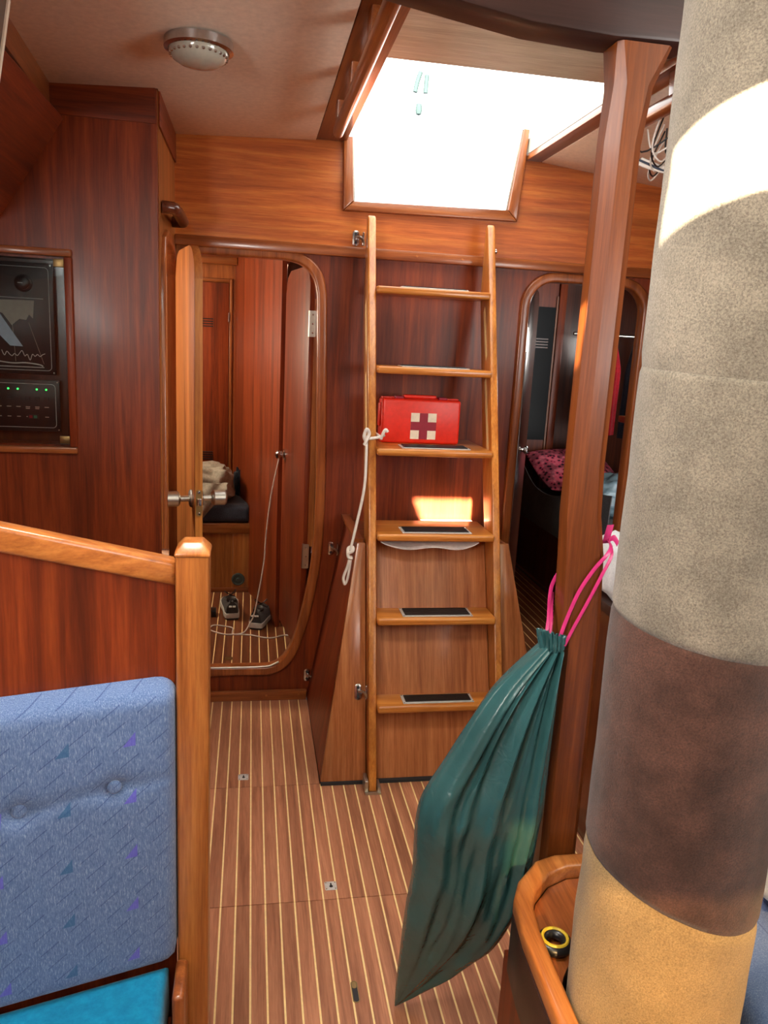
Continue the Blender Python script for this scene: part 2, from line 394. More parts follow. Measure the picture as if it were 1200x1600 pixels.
# ------------------------------------------------------------------ the setting: deck, ceiling, hull sides
YB = 3.07                                          # forward face of the aft bulkhead
DECK0, DECK1 = 2.245, 2.30
def rect(x0, y0, x1, y1): return [(x0, y0), (x1, y0), (x1, y1), (x0, y1)]
ceiling = prism('ceiling', [[(-1.3, -2.1), (2.8, -2.1), (2.8, 3.10), (1.035, 3.10), (1.035, 2.23), (0.335, 2.23), (0.335, 3.10), (-1.3, 3.10)], rect(0.013, -0.595, 0.41, -0.205)], 'z', DECK0, DECK1, 'hatchlid', kind='structure', label='pale varnished deck head with the open companionway hatch', cat='ceiling')
def tilt(fz): return lambda p, a: (p[0], p[1], fz(p[0])+a)
prism('headliner_panel', [[(-0.60, 0.9), (0.222, 0.9), (0.222, 3.069), (-0.284, 3.069), (-0.284, 2.549), (-0.60, 2.549)]], tilt(lambda x: 2.212+0.05*x), 0.0, 0.016, 'ceiling', ceiling, bev=0.002)
prism('headliner_panel', [[(1.10, 1.45), (2.2, 1.45), (2.2, 3.069), (1.10, 3.069)]], tilt(lambda x: 2.226-0.10*(x-1.05)), 0.0, 0.016, 'ceiling', ceiling, bev=0.002)
prism('hatch_coaming', [rect(0.224, 1.43, 0.335, 3.069)], 'z', 2.226, 2.244, 'trimY', ceiling, bev=0.003)
prism('hatch_coaming', [rect(1.035, 1.43, 1.098, 3.069)], 'z', 2.222, 2.244, 'trimY', ceiling, bev=0.003)
box('sun_baffle', (0.10, 2.20, 2.300), (1.052, 2.23, 2.75), 'roofwhite', ceiling)  # unseen upright board added to keep sun off the upper bulkhead
# hull sides with cabin windows
def wallx(name, x, y0, y1, z0, z1, holes, mat, **k):
    return prism(name, [rect(y0, z0, y1, z1)]+[rect(*h) for h in holes], 'x', x, x+0.03, mat, kind='structure', **k)
wallx('wall_left', -1.13, -2.1, 3.1, -0.05, 2.245, [(-0.95, 1.4, 0.1, 1.9), (2.68, 1.45, 2.98, 1.72)], 'mahZ', label='varnished port side of the saloon', cat='wall')
wallx('wall_right', 1.90, -2.1, 3.1, -0.05, 2.245, [(-1.3, 1.32, 1.1, 1.92)], 'mahZ', label='varnished starboard side of the saloon', cat='wall')
prism('wall_forward', [rect(-1.13, -0.05, 1.93, 2.245), rect(-0.13, 1.72, 0.5, 1.985)], 'y', -2.06, -2.03, 'mahZ', kind='structure', label='varnished forward bulkhead of the saloon', cat='wall')

def tinted_pane(name, c):
    m, nt, b = new_mat(name); t = nt.nodes.new('ShaderNodeBsdfTransparent'); t.inputs[0].default_value = c
    nt.links.new(t.outputs[0], nt.nodes['Material Output'].inputs['Surface']); return m
M['acrylic'] = tinted_pane('sun_dimming_tint', (0.16, 0.135, 0.10, 1))  # tint added to an unseen pane to weaken the low sun
prism('pane', [rect(-0.13, 1.72, 0.5, 1.985)], 'y', -2.048, -2.044, 'acrylic', bpy.data.objects['wall_forward'])
# floor: dark sub-floor, teak planks with pale inlay strips, three lift-out panels
floor = box('floor', (-1.13, -2.1, -0.06), (1.93, 3.10, -0.012), 'dark', kind='structure', label='teak and holly cabin sole with lift out panels', cat='floor')
PITCH, X0L = 0.0396, 0.0172
def planks(ya, yb, xa, xb, parent, z=0.0, mat='plank', pitch=PITCH, x0=X0L, strip=0.0046):
    g = 0.0012; pm = sm = None
    k0, k1 = math.ceil((xa-x0)/pitch), math.floor((xb-x0)/pitch)
    for k in range(k0, k1):
        xl = x0+k*pitch
        if pm is None:
            p = box('plank', (xl+strip/2, ya+g, z-0.012), (xl+pitch-strip/2, yb-g, z), mat, parent, bev=0.0005, seg=1)
            s = box('inlay_strip', (xl-strip/2, ya+g, z-0.012), (xl+strip/2, yb-g, z-0.0002), 'holly', parent); pm, sm, xs = p, s, xl
        else:
            for src in (pm, sm):
                c = src.copy(); COL.objects.link(c); c.location.x = src.location.x+(xl-xs)
planks(2.402, 3.05, -0.29, 0.265, floor); planks(2.402, 3.05, 1.05, 1.62, floor)
planks(1.832, 2.402, -0.35, 1.30, floor); planks(0.75, 1.832, -0.35, 1.10, floor)
box('sole_panel', (-1.1, -2.0, -0.012), (1.9, 0.75, 0.0), 'plank', floor)
def lift_plate(x, y, s, label):
    t = thing('floor_lift_plate', (x, y, 0), label, 'floor plate', 'lift plates in the cabin sole')
    prism('plate', [rrect(x-s/2, y-s/2, x+s/2, y+s/2, 0.004, 3)], 'z', 0.0002, 0.002, 'alu', t, bev=0.0006)
    lathe('keyhole', [(0.005, 0.0019), (0.005, 0.0024), (0, 0.0024)], (x+0.001, y-0.003, 0), (0, 0, 1), 'black', t, n=12)
    box('keyhole', (x-0.001, y, 0.0019), (x+0.003, y+0.010, 0.0024), 'black', t)
    for sx in (-1, 1):
        for sy in (-1, 1): lathe('screw', [(0.0022, 0.0018), (0.0018, 0.0026), (0, 0.0027)], (x+sx*s*0.37, y+sy*s*0.37, 0), (0, 0, 1), 'brass', t, n=8)
lift_plate(-0.009, 2.463, 0.036, 'small square metal lift plate in floor nearest the aft doorway')
lift_plate(0.240, 1.884, 0.034, 'small square metal lift plate in floor nearest the bin bag')
slot = thing('finger_slot', (0.262, 1.515, 0), 'dark oblong finger hole in the floor planks at the bottom', 'finger hole')
prism('rim', [rrect(0.2535, 1.485, 0.2705, 1.548, 0.0084, 6), rrect(0.2555, 1.487, 0.2685, 1.546, 0.0064, 6)], 'z', 0.0, 0.0014, 'brass', slot)
prism('hole', [rrect(0.2555, 1.487, 0.2685, 1.546, 0.0064, 6)], 'z', 0.0, 0.0006, 'black', slot)  # flat plate; the shade of the recess is put into its black
prism('catch', [rrect(0.2565, 1.526, 0.2675, 1.545, 0.005, 5)], 'z', 0.0007, 0.0012, 'brass', slot)

# ------------------------------------------------------------------ aft bulkhead
openL = smooth2([(-0.25, 1.795), (0.06, 1.797), (0.130, 1.795), (0.183, 1.782), (0.223, 1.748), (0.243, 1.690), (0.249, 1.600), (0.262, 1.15), (0.266, 0.80), (0.258, 0.62), (0.236, 0.46), (0.208, 0.33), (0.178, 0.235), (0.140, 0.175), (0.090, 0.148), (0.0, 0.146), (-0.25, 0.146)], 4)
openR = rrect(1.094, 0.14, 1.590, 1.782, [0.10, 0.10, 0.105, 0.105], 8)
wa = prism('wall_aft', [[(-1.13, 0), (1.93, 0), (1.93, 1.852), (-1.13, 1.852)], offset(openL, 0.012), offset(openR, 0.012)], 'y', YB, YB+0.03, 'mahZ', kind='structure', label='varnished mahogany bulkhead with two rounded doorways behind the ladder', cat='wall')
prism('upper_panel', [[(-1.13, 1.852), (1.93, 1.852), (1.93, 2.243), (1.03, 2.243), (0.982, 2.008), (0.358, 2.008), (0.335, 2.243), (-1.13, 2.243)]], 'y', YB, YB+0.03, 'upper', wa)
box('ledge', (-0.284, 3.040, 1.818), (1.90, 3.069, 1.856), 'trimX', wa, bev=0.005)
box('baseboard', (-0.284, 3.046, 0.0), (0.25, 3.069, 0.042), 'trimX', wa, bev=0.004)
for x in (0.08, 0.215, 0.62, 0.80):
    z = 1.838 if x > 0.3 else 0.024
    lathe('plug', [(0.0045, 0.0), (0.004, 0.0015), (0, 0.0018)], (x, 3.040 if x > 0.3 else 3.046, z), (0, -1, 0), 'teakZ', wa, n=12)
tr = prism('trim_1', [offset(openL, 0.034), offset(openL, -0.003)], 'y', 3.052, 3.112, 'trimZ', bev=0.008, seg=3, kind='structure', label='rounded teak moulding around the left aft doorway', cat='moulding')
prism('trim_2', [offset(openR, 0.034), offset(openR, -0.003)], 'y', 3.052, 3.112, 'trimZ', bev=0.008, seg=3, kind='structure', label='rounded teak moulding around the right aft doorway', cat='moulding')
tube('sill_strip', [(-0.24, 3.056, 0.150), (0.03, 3.056, 0.150), (0.09, 3.056, 0.153), (0.13, 3.056, 0.172)], 0.0045, 'steel', tr)
# companionway frame on the upper bulkhead
hf = thing('window_1', (0.67, 3.05, 1.98), 'open companionway hatch framed in teak above the ladder', 'hatch', kind='structure')
prism('frame_rail', [[(0.330, 1.984), (1.012, 1.994), (0.972, 2.034), (0.368, 2.020)]], 'y', 3.046, 3.11, 'trimX', hf, bev=0.006)
prism('frame_stile', [[(0.330, 1.984), (0.368, 2.020), (0.356, 2.243), (0.322, 2.243)]], 'y', 3.046, 3.11, 'trimZ', hf, bev=0.006)
prism('frame_stile', [[(1.012, 1.994), (0.972, 2.034), (1.010, 2.330), (1.034, 2.330)]], 'y', 3.046, 3.11, 'trimZ', hf, bev=0.006)
prism('washboard_track', [[(0.966, 2.036), (0.972, 2.036), (1.010, 2.33), (1.004, 2.33)]], 'y', 3.06, 3.10, 'steel', hf)
prism('washboard_track', [[(0.368, 2.022), (0.374, 2.022), (0.362, 2.243), (0.356, 2.243)]], 'y', 3.06, 3.10, 'steel', hf)

# grab rails under the deck head
def grab_rail(x, ya, yb, z, ztop, posts, w, h, label, mat='trimY'):
    t = thing('grab_rail', (x, (ya+yb)/2, z), label, 'grab rail', 'grab rails under the deck head')
    prism('bar', [rrect(x-w/2, z-h/2, x+w/2, z+h/2, h*0.42, 4)], 'y', ya, yb, mat, t, bev=0.006, seg=3)
    for y in posts:
        prism('post', [[(y-0.022, z), (y+0.022, z), (y+0.034, ztop), (y-0.034, ztop)]], 'x', x-w*0.42, x+w*0.42, mat, t, bev=0.004)
grab_rail(0.262, 1.45, 2.66, 2.158, 2.226, (1.55, 1.90, 2.26, 2.60), 0.034, 0.040, 'dark wooden grab rail along left edge of the hatch')
grab_rail(1.066, 1.50, 2.40, 2.150, 2.222, (1.60, 2.00, 2.36), 0.040, 0.044, 'teak grab rail along right edge of the hatch behind the post')

# ceiling lamp
cl = thing('ceiling_light', (-0.139, 2.14, 2.19), 'round chrome rimmed ceiling light with clear ribbed dome', 'ceiling light')
zc = 2.204
lathe('rim', [(0.072, 0.0), (0.083, -0.002), (0.084, -0.022), (0.074, -0.026), (0.070, -0.020)], (-0.139, 2.14, zc), (0, 0, 1), 'chrome', cl, n=40)
lathe('reflector', [(0.070, -0.004), (0.03, -0.006), (0, -0.006)], (-0.139, 2.14, zc), (0, 0, 1), 'steel', cl, n=32)
dome = M['glass']
lathe('lens', [(0.072, -0.022), (0.071, -0.032), (0.062, -0.046), (0.044, -0.055), (0.02, -0.059), (0, -0.060)], (-0.139, 2.14, zc), (0, 0, 1), plain('frosted_lamp_lens', (214, 214, 196), 0.12, 0.0, Transmission_Weight=0.35, Coat_Weight=0.6), cl, n=40)
for i in range(28):
    a = 2*math.pi*i/28
    lathe('bead', [(0.0, -0.004), (0.004, -0.002), (0.004, 0.002), (0, 0.004)], (-0.139+0.068*math.cos(a), 2.14+0.068*math.sin(a), zc-0.036), (0, 0, 1), 'chrome', cl, n=6)
box('bulb', (-0.175, 2.126, zc-0.030), (-0.105, 2.154, zc-0.014), 'black', cl, bev=0.005)

sk = thing('fill_lamp_frame', (-0.17, 1.12, 2.19), 'added square frame around the overhead fill lamp above the settee', 'lamp frame')  # added frame that dresses the overhead fill lamp; no real skylight
prism('frame', [rrect(-0.42, 0.91, 0.08, 1.37-0.05, 0.03, 4), rrect(-0.385, 0.945, 0.045, 1.285, 0.02, 4)], 'z', 2.176, 2.190, 'steel', sk, bev=0.003)
# deck beam across the top of the post
prism('ceiling_beam', [[(-0.9, 2.12), (0.15, 2.060), (0.32, 2.036), (0.44, 2.020), (0.58, 2.014), (0.72, 2.018), (0.80, 2.050), (1.0, 2.06), (1.85, 2.10), (1.85, 2.243), (-0.9, 2.243)]], 'y', 1.325, 1.405, 'dark', bev=0.006, kind='structure', label='dark curved deck beam crossing above the post', cat='beam')  # lack of light on the beam is put into its dark colour

# ------------------------------------------------------------------ left: tall cabinet with switch panel, sloping cabin side
cab = thing('tall_cabinet', (-0.6, 2.56, 0), 'tall varnished mahogany cabinet with glazed switch panel left of the doorway', 'cabinet')
prism('front', [rect(-1.10, 0, -0.287, 2.240), rect(-0.965, 1.128, -0.553, 1.712)], 'y', 2.550, 2.572, 'mahZ', cab)
prism('fascia', [rect(-0.62, 2.102, -0.290, 2.214)], 'y', 2.543, 2.5495, 'mahX', cab, bev=0.001)
prism('side_panel', [rect(2.573, 0, 3.069, 2.240), [(2.640, 0.09), (2.990, 0.09), (2.990, 1.70), (2.955, 1.775), (2.89, 1.80), (2.74, 1.80), (2.665, 1.775), (2.640, 1.70)]], 'x', -0.305, -0.285, 'teakZ', cab)
prism('side_fascia', [rect(2.573, 2.102, 3.069, 2.214)], 'x', -0.2845, -0.279, 'mahY', cab, bev=0.001)
box('panel_niche', (-0.965, 2.640, 1.128), (-0.553, 2.650, 1.712), 'darkZ', cab)
for a, b in (((-0.985, 2.535, 1.708), (-0.538, 2.56, 1.730)), ((-0.985, 2.535, 1.113), (-0.538, 2.56, 1.133))): box('frame_rail', a, b, 'trimX', cab, bev=0.004)
for xa in (-0.985, -0.560): box('frame_stile', (xa, 2.535, 1.1335), (xa+0.022, 2.56, 1.7075), 'mahZ', cab, bev=0.004)
for a, b in (((-0.963, 2.575, 1.13), (-0.955, 2.639, 1.71)), ((-0.563, 2.575, 1.13), (-0.555, 2.639, 1.71)), ((-0.955, 2.575, 1.13), (-0.563, 2.639, 1.138)), ((-0.955, 2.575, 1.702), (-0.563, 2.639, 1.71))): box('niche_lining', a, b, 'mahZ', cab)
dr = prism('glass_door', [rect(-0.955, 1.140, -0.566, 1.700)], 'y', 2.556, 2.561, 'glass', cab)
for z in (1.155, 1.690): box('hinge', (-0.592, 2.548, z-0.012), (-0.562, 2.556, z+0.012), 'brass', dr, bev=0.001); 
# instrument panels behind the glass
def ipanel(x0, x1, z0, z1, label):
    t = thing('instrument_panel', ((x0+x1)/2, 2.615, z0), label, 'control panel', 'instrument panels behind the glass door')
    box('plate', (x0, 2.612, z0), (x1, 2.620, z1), 'black', t, bev=0.002)
    q = 0.012; lo = rrect(x0+q, z0+q, x1-q, z1-q, 0.012, 4)
    prism('border_line', [lo, offset(lo, -0.0014)], 'y', 2.6112, 2.6121, 'white', t)
    for x in (x0+0.006, x1-0.006):
        for z in (z0+0.006, z1-0.006): lathe('screw', [(0.0028, 0), (0.002, 0.002), (0, 0.002)], (x, 2.612, z), (0, -1, 0), 'steel', t, n=8)
    return t
ip = ipanel(-0.945, -0.610, 1.352, 1.690, 'black instrument panel with dial and ship drawing behind glass, upper one')
for x in (-0.695, -0.80): 
    k = lathe('dial', [(0.026, 0), (0.026, 0.006), (0.020, 0.008), (0.020, 0.016), (0.017, 0.018), (0, 0.018)], (x, 2.612, 1.628), (0, -1, 0), 'black', ip, n=24)
    box('pointer', (x-0.012, 2.5925, 1.627), (x+0.002, 2.5938, 1.629), 'white', k)
box('print_line', (-0.92, 2.611, 1.583), (-0.64, 2.6119, 1.5845), 'white', ip)
box('print_line', (-0.80, 2.611, 1.373), (-0.645, 2.6119, 1.3755), 'white', ip)
def sail(pts): return prism('sail_print', [pts], 'y', 2.6108, 2.6119, 'sailgrey', ip)
M['sailgrey'] = plain('grey_sail_print', (190, 180, 168), 0.6); M['sailblue'] = plain('blue_sail_print', (200, 216, 238), 0.6)  # sail print colours lightened to hold the reflection in the glass
sail([(-0.79, 1.575), (-0.667, 1.578), (-0.672, 1.523), (-0.683, 1.535), (-0.692, 1.518), (-0.712, 1.520), (-0.735, 1.500), (-0.76, 1.535), (-0.79, 1.545)])
prism('sail_print', [[(-0.80, 1.560), (-0.775, 1.545), (-0.705, 1.437), (-0.742, 1.438), (-0.80, 1.500)]], 'y', 2.6100, 2.6107, 'sailblue', ip)
tube('signature', smoothpath([(-0.768+0.0075*i, 2.6105, 1.408+z) for i, z in enumerate((0.016, 0.0, 0.012, 0.004, -0.001, 0.006, 0.0, 0.008, 0.016, 0.0, 0.005, -0.012, 0.006, 0.0, 0.006, 0.0, 0.006, 0.009))], 5), 0.0011, 'white', ip, n=5)
tube('print_line', [(-0.735, 2.6112, 1.56), (-0.728, 2.6112, 1.39)], 0.0006, 'sailgrey', ip, n=4)
tube('print_line', [(-0.685, 2.6112, 1.51), (-0.645, 2.6112, 1.385)], 0.0006, 'sailgrey', ip, n=4)
tube('hull_print', smoothpath([(-0.80, 2.611, 1.392), (-0.74, 2.611, 1.385), (-0.70, 2.611, 1.387), (-0.66, 2.611, 1.383), (-0.648, 2.611, 1.378)], 5), 0.002, 'white', ip, n=5)
sp = ipanel(-0.945, -0.602, 1.172, 1.335, 'black switch panel with green indicator lamps behind glass, lower one')
for j in range(6):
    x = -0.642-0.0282*j
    if j != 2: lathe('indicator_lamp', [(0.0030, 0), (0.0030, 0.002), (0, 0.003)], (x, 2.612, 1.305), (0, -1, 0), 'green', sp, n=10)
    box('rocker_switch', (x-0.007, 2.606, 1.272), (x+0.007, 2.6119, 1.281), 'grip', sp, bev=0.001)
    box('lettering', (x-0.007, 2.611, 1.248), (x+0.006, 2.6119, 1.2505), 'sailgrey', sp)
    if j in (1, 2): box('lettering', (x-0.007, 2.611, 1.243), (x+0.005, 2.6119, 1.2455), 'sailgrey', sp)
    if j not in (1,): box('lettering', (x-0.006, 2.611, 1.217), (x+0.005, 2.6119, 1.2195), 'sailgrey', sp)
box('display', (-0.700, 2.609, 1.211), (-0.668, 2.6119, 1.226), 'grip', sp)
box('red_lens', (-0.696, 2.6085, 1.214), (-0.686, 2.6095, 1.223), 'redcross', sp); box('green_lens', (-0.682, 2.6085, 1.214), (-0.672, 2.6095, 1.223), 'tealglass', sp)
# sloping side of the coach roof above the cabinet
slope = prism('trim_3', [[(-0.548, 2.092), (-0.740, 1.800), (-1.10, 1.72), (-1.10, 1.74), (-0.752, 1.822), (-0.562, 2.108)]], 'y', 0.9, 2.548, 'mahY', kind='structure', label='sloping mahogany cabin side panel at upper left', cat='panel')
prism('trim_4', [[(-0.495, 0.95), (-0.545, 0.95), (-0.632, 2.54), (-0.582, 2.54)]], 'z', 2.112, 2.210, 'trimY', bev=0.003, kind='structure', label='teak cornice board along the ceiling at upper left', cat='cornice')
ol = thing('overhead_locker', (-0.62, 1.4, 1.93), 'dark overhead locker with pale edge strip at top left corner', 'locker')
prism('body', [[(-0.474, 2.11), (-0.501, 1.965), (-0.80, 1.93), (-0.80, 2.11)]], 'y', 1.0, 1.765, 'darkZ', ol, bev=0.002)
prism('edge_strip', [[(-0.470, 2.112), (-0.497, 1.965), (-0.501, 1.965), (-0.474, 2.112)]], 'y', 1.757, 1.769, 'cream', ol)
# grab handle on the side of the cabinet
gh = thing('cabin_grab_rail', (-0.26, 2.8, 1.86), 'short dark wooden grab handle beside the top of the ajar door', 'handle')
tube('bar', smoothpath([(-0.2835, 2.635, 1.885), (-0.262, 2.640, 1.885), (-0.246, 2.665, 1.885), (-0.244, 2.80, 1.885), (-0.244, 2.925, 1.885), (-0.250, 2.955, 1.885), (-0.2835, 2.960, 1.885)], 6), 0.019, 'darkZ', gh, n=14)

# side doorway moulding and the door standing ajar
dl = [(2.640, 0.09), (2.990, 0.09), (2.990, 1.70), (2.955, 1.775), (2.89, 1.80), (2.74, 1.80), (2.665, 1.775), (2.640, 1.70)]
prism('trim_5', [offset(dl, 0.030), offset(dl, -0.004)], 'x', -0.312, -0.272, 'trimZ', bev=0.007, seg=3, kind='structure', label='moulding around the side doorway at the cabinet', cat='moulding')
H0 = Vector((-0.268, 3.005)); H1 = Vector((-0.170, 2.615)); U = (H1-H0).normalized(); Nn = Vector((-U.y, U.x)); DW = (H1-H0).length
if Nn.x < 0: Nn = -Nn
def onDoor(p, a): q = H0+U*p[0]+Nn*a; return (q.x, q.y, p[1])
d1 = thing('door_1', (H0.x, H0.y, 0.1), 'varnished door standing ajar edge on with round steel knobs', 'door', kind='structure')
prism('leaf', [rrect(0.0, 0.10, DW, 1.785, [0.02, 0.02, 0.11, 0.11], 8)], onDoor, -0.0125, 0.0125, 'leaf', d1, bev=0.006, seg=3)
def doorpt(u, a, z): return onDoor((u, z), a)
kz = 0.950; ku = DW-0.055
for s in (-1, 1):
    lathe('knob', [(0.030, 0.0125), (0.031, 0.018), (0.026, 0.022), (0.011, 0.024), (0.011, 0.052), (0.022, 0.056), (0.0265, 0.062), (0.0265, 0.098), (0.022, 0.104), (0, 0.105)], doorpt(ku, 0, kz), (Nn.x*s, Nn.y*s, 0), 'steel', d1, n=28)
prism('edge_lipping', [rect(-0.0121, 0.21, 0.0121, 1.675)], lambda p, a: doorpt(DW+a, p[0], p[1]), -0.003, 0.0006, 'ladZ', d1)
lp = prism('latch_plate', [rrect(-0.010, kz-0.052, 0.010, kz+0.040, 0.009, 4)], lambda p, a: doorpt(DW+a, p[0], p[1]), 0.0007, 0.0025, 'brass', d1)
prism('latch_bolt', [rrect(-0.007, kz-0.014, 0.007, kz+0.010, 0.002, 2)], lambda p, a: doorpt(DW+a, p[0], p[1]), 0.0026, 0.010, 'chrome', lp, bev=0.002)
for z in (kz-0.043, kz+0.031): lathe('screw', [(0.005, 0), (0.004, 0.0012), (0, 0.0014)], doorpt(DW+0.0026, 0, z), (U.x, U.y, 0), 'chrome', lp, n=10)

# ------------------------------------------------------------------ aft cabin, port side
ZC = 0.12
fl2 = box('floor_aft_left', (-1.05, 3.10, 0.06), (0.9, 5.0, ZC-0.012), 'dark', kind='structure', label='teak and holly sole of the left aft cabin', cat='floor')
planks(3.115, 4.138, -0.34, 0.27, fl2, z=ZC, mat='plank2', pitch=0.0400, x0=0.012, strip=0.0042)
lift = prism('floor_lift_plate', [rrect(-0.098, 3.205, -0.066, 3.235, 0.003, 2)], 'z', ZC+0.0002, ZC+0.002, 'brass', label='small brass lift plate in the left cabin floor by the sill', cat='floor plate', group='lift plates in the cabin sole')
wallx('wall_aft_cabin_left', -1.06, 3.1, 5.0, 0.0, 2.0, [(3.55, 1.40, 4.15, 1.70)], 'mahZ', label='hull side of the left aft cabin', cat='wall')
prism('ceiling_aft_left', [rect(-1.06, 3.105, 0.5, 5.0)], 'z', 1.965, 1.99, 'ceiling', kind='structure', label='headliner of the left aft cabin', cat='ceiling')
P0, P1 = Vector((0.150, 3.60)), Vector((-0.085, 4.60))
pu = (P1-P0).normalized(); pn = Vector((pu.y, -pu.x))
def onPart(p, a): q = P0+pu*p[0]+pn*a; return (q.x, q.y, p[1])
PL = (P1-P0).length
part = prism('wall_partition', [[(0, ZC), (PL, ZC), (PL, 1.960), (0, 1.960)]], onPart, -0.022, 0.0, 'mahZ', kind='structure', label='varnished partition inside the left aft cabin', cat='wall')
prism('partition_rail', [[(0, 1.83), (PL, 1.80), (PL, 1.955), (0, 1.955)]], onPart, 0.0005, 0.012, 'mahX', part, bev=0.003)
prism('skirting', [[(0, ZC+0.0005), (0.56, ZC+0.0005), (0.56, ZC+0.018), (0, ZC+0.018)]], onPart, 0.0005, 0.009, 'trimY', part, bev=0.002)
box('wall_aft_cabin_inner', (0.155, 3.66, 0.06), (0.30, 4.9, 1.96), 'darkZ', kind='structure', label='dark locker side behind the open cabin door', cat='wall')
# clothes hook on the partition
hk = thing('coat_hook', (0.07, 3.9, 1.70), 'small twisted wire coat hook on the cabin partition', 'hook')
def pp(u, a, z): return onPart((u, z), a)
tube('wire', smoothpath([pp(0.30, -0.004+0.010, 1.79), pp(0.30, 0.010, 1.74), pp(0.30, 0.014, 1.715), pp(0.33, 0.035, 1.712), pp(0.37, 0.045, 1.725), pp(0.38, 0.045, 1.745)], 5), 0.0035, 'steel', hk, n=8)
tube('wire', [pp(0.285, 0.008, 1.705), pp(0.30, 0.010, 1.700), pp(0.315, 0.008, 1.705)], 0.0035, 'steel', hk, n=8)
# bench with locker front
bn = thing('bench', (-0.4, 4.3, ZC), 'varnished bench base below the slate cushion in the left cabin', 'bench')
box('front_panel', (-0.90, 4.150, ZC), (-0.088, 4.166, 0.452), 'teakZ', bn)
box('front_panel', (-0.0865, 4.150, ZC), (0.022, 4.166, 0.452), 'teakZ', bn)
box('front_rail', (-0.90, 4.140, 0.453), (0.022, 4.175, 0.508), 'teakX', bn, bev=0.003)
box('plinth', (-0.90, 4.142, ZC), (0.022, 4.1495, ZC+0.022), 'trimX', bn)
box('top', (-0.90, 4.1755, 0.44), (-0.075, 4.545, 0.505), 'mahX', bn)
spk = lathe('speaker_disc', [(0.034, 0.0), (0.036, 0.004), (0.034, 0.010), (0.028, 0.011), (0.026, 0.008), (0.010, 0.009), (0.008, 0.013), (0, 0.014)], (-0.058, 4.149, 0.192), (0, -1, 0), plain('grey_green_plastic', (64, 74, 70), 0.5), n=28, label='round grey green vent disc on the cabin bench front', cat='vent')
bc = box('bench_cushion', (-0.88, 4.148, 0.510), (0.005, 4.53, 0.612), 'navy', bev=0.03, seg=4, label='slate blue bench cushion in the left cabin', cat='cushion')
# louvred locker behind the bench
lk = thing('louvred_locker', (-0.3, 4.56, 0.51), 'varnished locker with louvred door behind the bench', 'locker')
box('face_frame', (-0.90, 4.560, 0.51), (-0.076, 4.60, 1.96), 'trimZ', lk)
ld = box('locker_door', (-0.44, 4.548, 0.74), (-0.130, 4.5595, 1.790), 'mahZ', lk, bev=0.003)
box('door_bead', (-0.128, 4.550, 0.72), (-0.112, 4.5595, 1.81), 'trimZ', lk, bev=0.003)
box('door_bead', (-0.44, 4.550, 1.795), (-0.128, 4.5595, 1.812), 'trimX', lk, bev=0.003)
for zb in (1.548, 0.796):
    for q in range(4):
        z = zb+0.0135*q
        box('louvre', (-0.36, 4.5435, z), (-0.216, 4.5478, z+0.0055), 'black', ld)
box('catch', (-0.134, 4.544, 1.58), (-0.129, 4.548, 1.63), 'chrome', ld)
box('cornice', (-0.90, 4.49, 1.885), (-0.085, 4.558, 1.93), 'trimX', lk, bev=0.004)
tl = box('strip_light', (-0.30, 4.40, 1.945), (-0.06, 4.46, 1.964), 'steel', bev=0.004, label='slim metal strip light under the left cabin ceiling', cat='light')
# cloth heap on the bench
def cloth_heap(name, c, size, mat, seed, label, cat):
    return blob(name, c, size, mat, amp=0.34, freq=2.4, seed=seed, boxy=0.62, nu=48, nv=28, zmin=0.613, label=label, cat=cat)
cloth_heap('folded_blanket', (-0.235, 4.27, 0.700), (0.140, 0.11, 0.115), 'blanket', 3, 'crumpled grey beige blanket on the cabin bench', 'blanket')
cloth_heap('dark_bundle', (-0.046, 4.44, 0.680), (0.040, 0.060, 0.090), 'jacket', 6, 'dark blue bundle of clothes behind the grey blanket', 'clothes')
rows = []
for i in range(15):
    u = i/14; row = []
    for j in range(13):
        v = j/12
        x = -0.34+0.235*u*(1-0.25*v)+0.01*math.sin(9*v+4*u); y = 4.143-0.016*math.sin(math.pi*v)-0.006*math.sin(13*u+3*v)
        row.append((x, y-0.004, 0.730-0.245*v*(1-0.72*u**2)-0.0*u))
    rows.append(row)
grid('blanket_corner', rows, 'blanket', thick=0.006, label='corner of grey beige blanket hanging over the bench edge', cat='blanket')
# cabin door, hinged on the right jamb and swung inwards
D0, D1 = Vector((0.232, 3.122)), Vector((0.158, 3.575)); du = (D1-D0).normalized(); dn = Vector((du.y, -du.x)); DL = (D1-D0).length
if dn.x > 0: dn = -dn
def onD2(p, a): q = D0+du*p[0]+dn*a; return (q.x, q.y, p[1])
d2 = thing('door_2', (D0.x, D0.y, 0.15), 'glossy mahogany cabin door swung open inside the left doorway', 'door', kind='structure')
prism('leaf', [[(0.0, 1.72), (0.03, 1.765), (0.09, 1.79), (DL-0.09, 1.79), (DL-0.03, 1.765), (DL, 1.70), (DL, 0.17), (0.12, 0.17), (0.03, 0.40), (0.0, 0.62)]], onD2, -0.012, 0.012, 'mahZ', d2, bev=0.005, seg=3)
prism('jamb_strip', [rect(0.240, 0.66, 0.262, 1.66)], 'y', 3.114, 3.121, 'teakZ', d2)
lathe('knob', [(0.024, 0.012), (0.024, 0.016), (0.010, 0.020), (0.010, 0.030), (0.018, 0.034), (0.020, 0.046), (0.012, 0.054), (0, 0.055)], onD2((DL-0.05, 0.985), 0), (dn.x, dn.y, 0), 'chrome', d2, n=20)
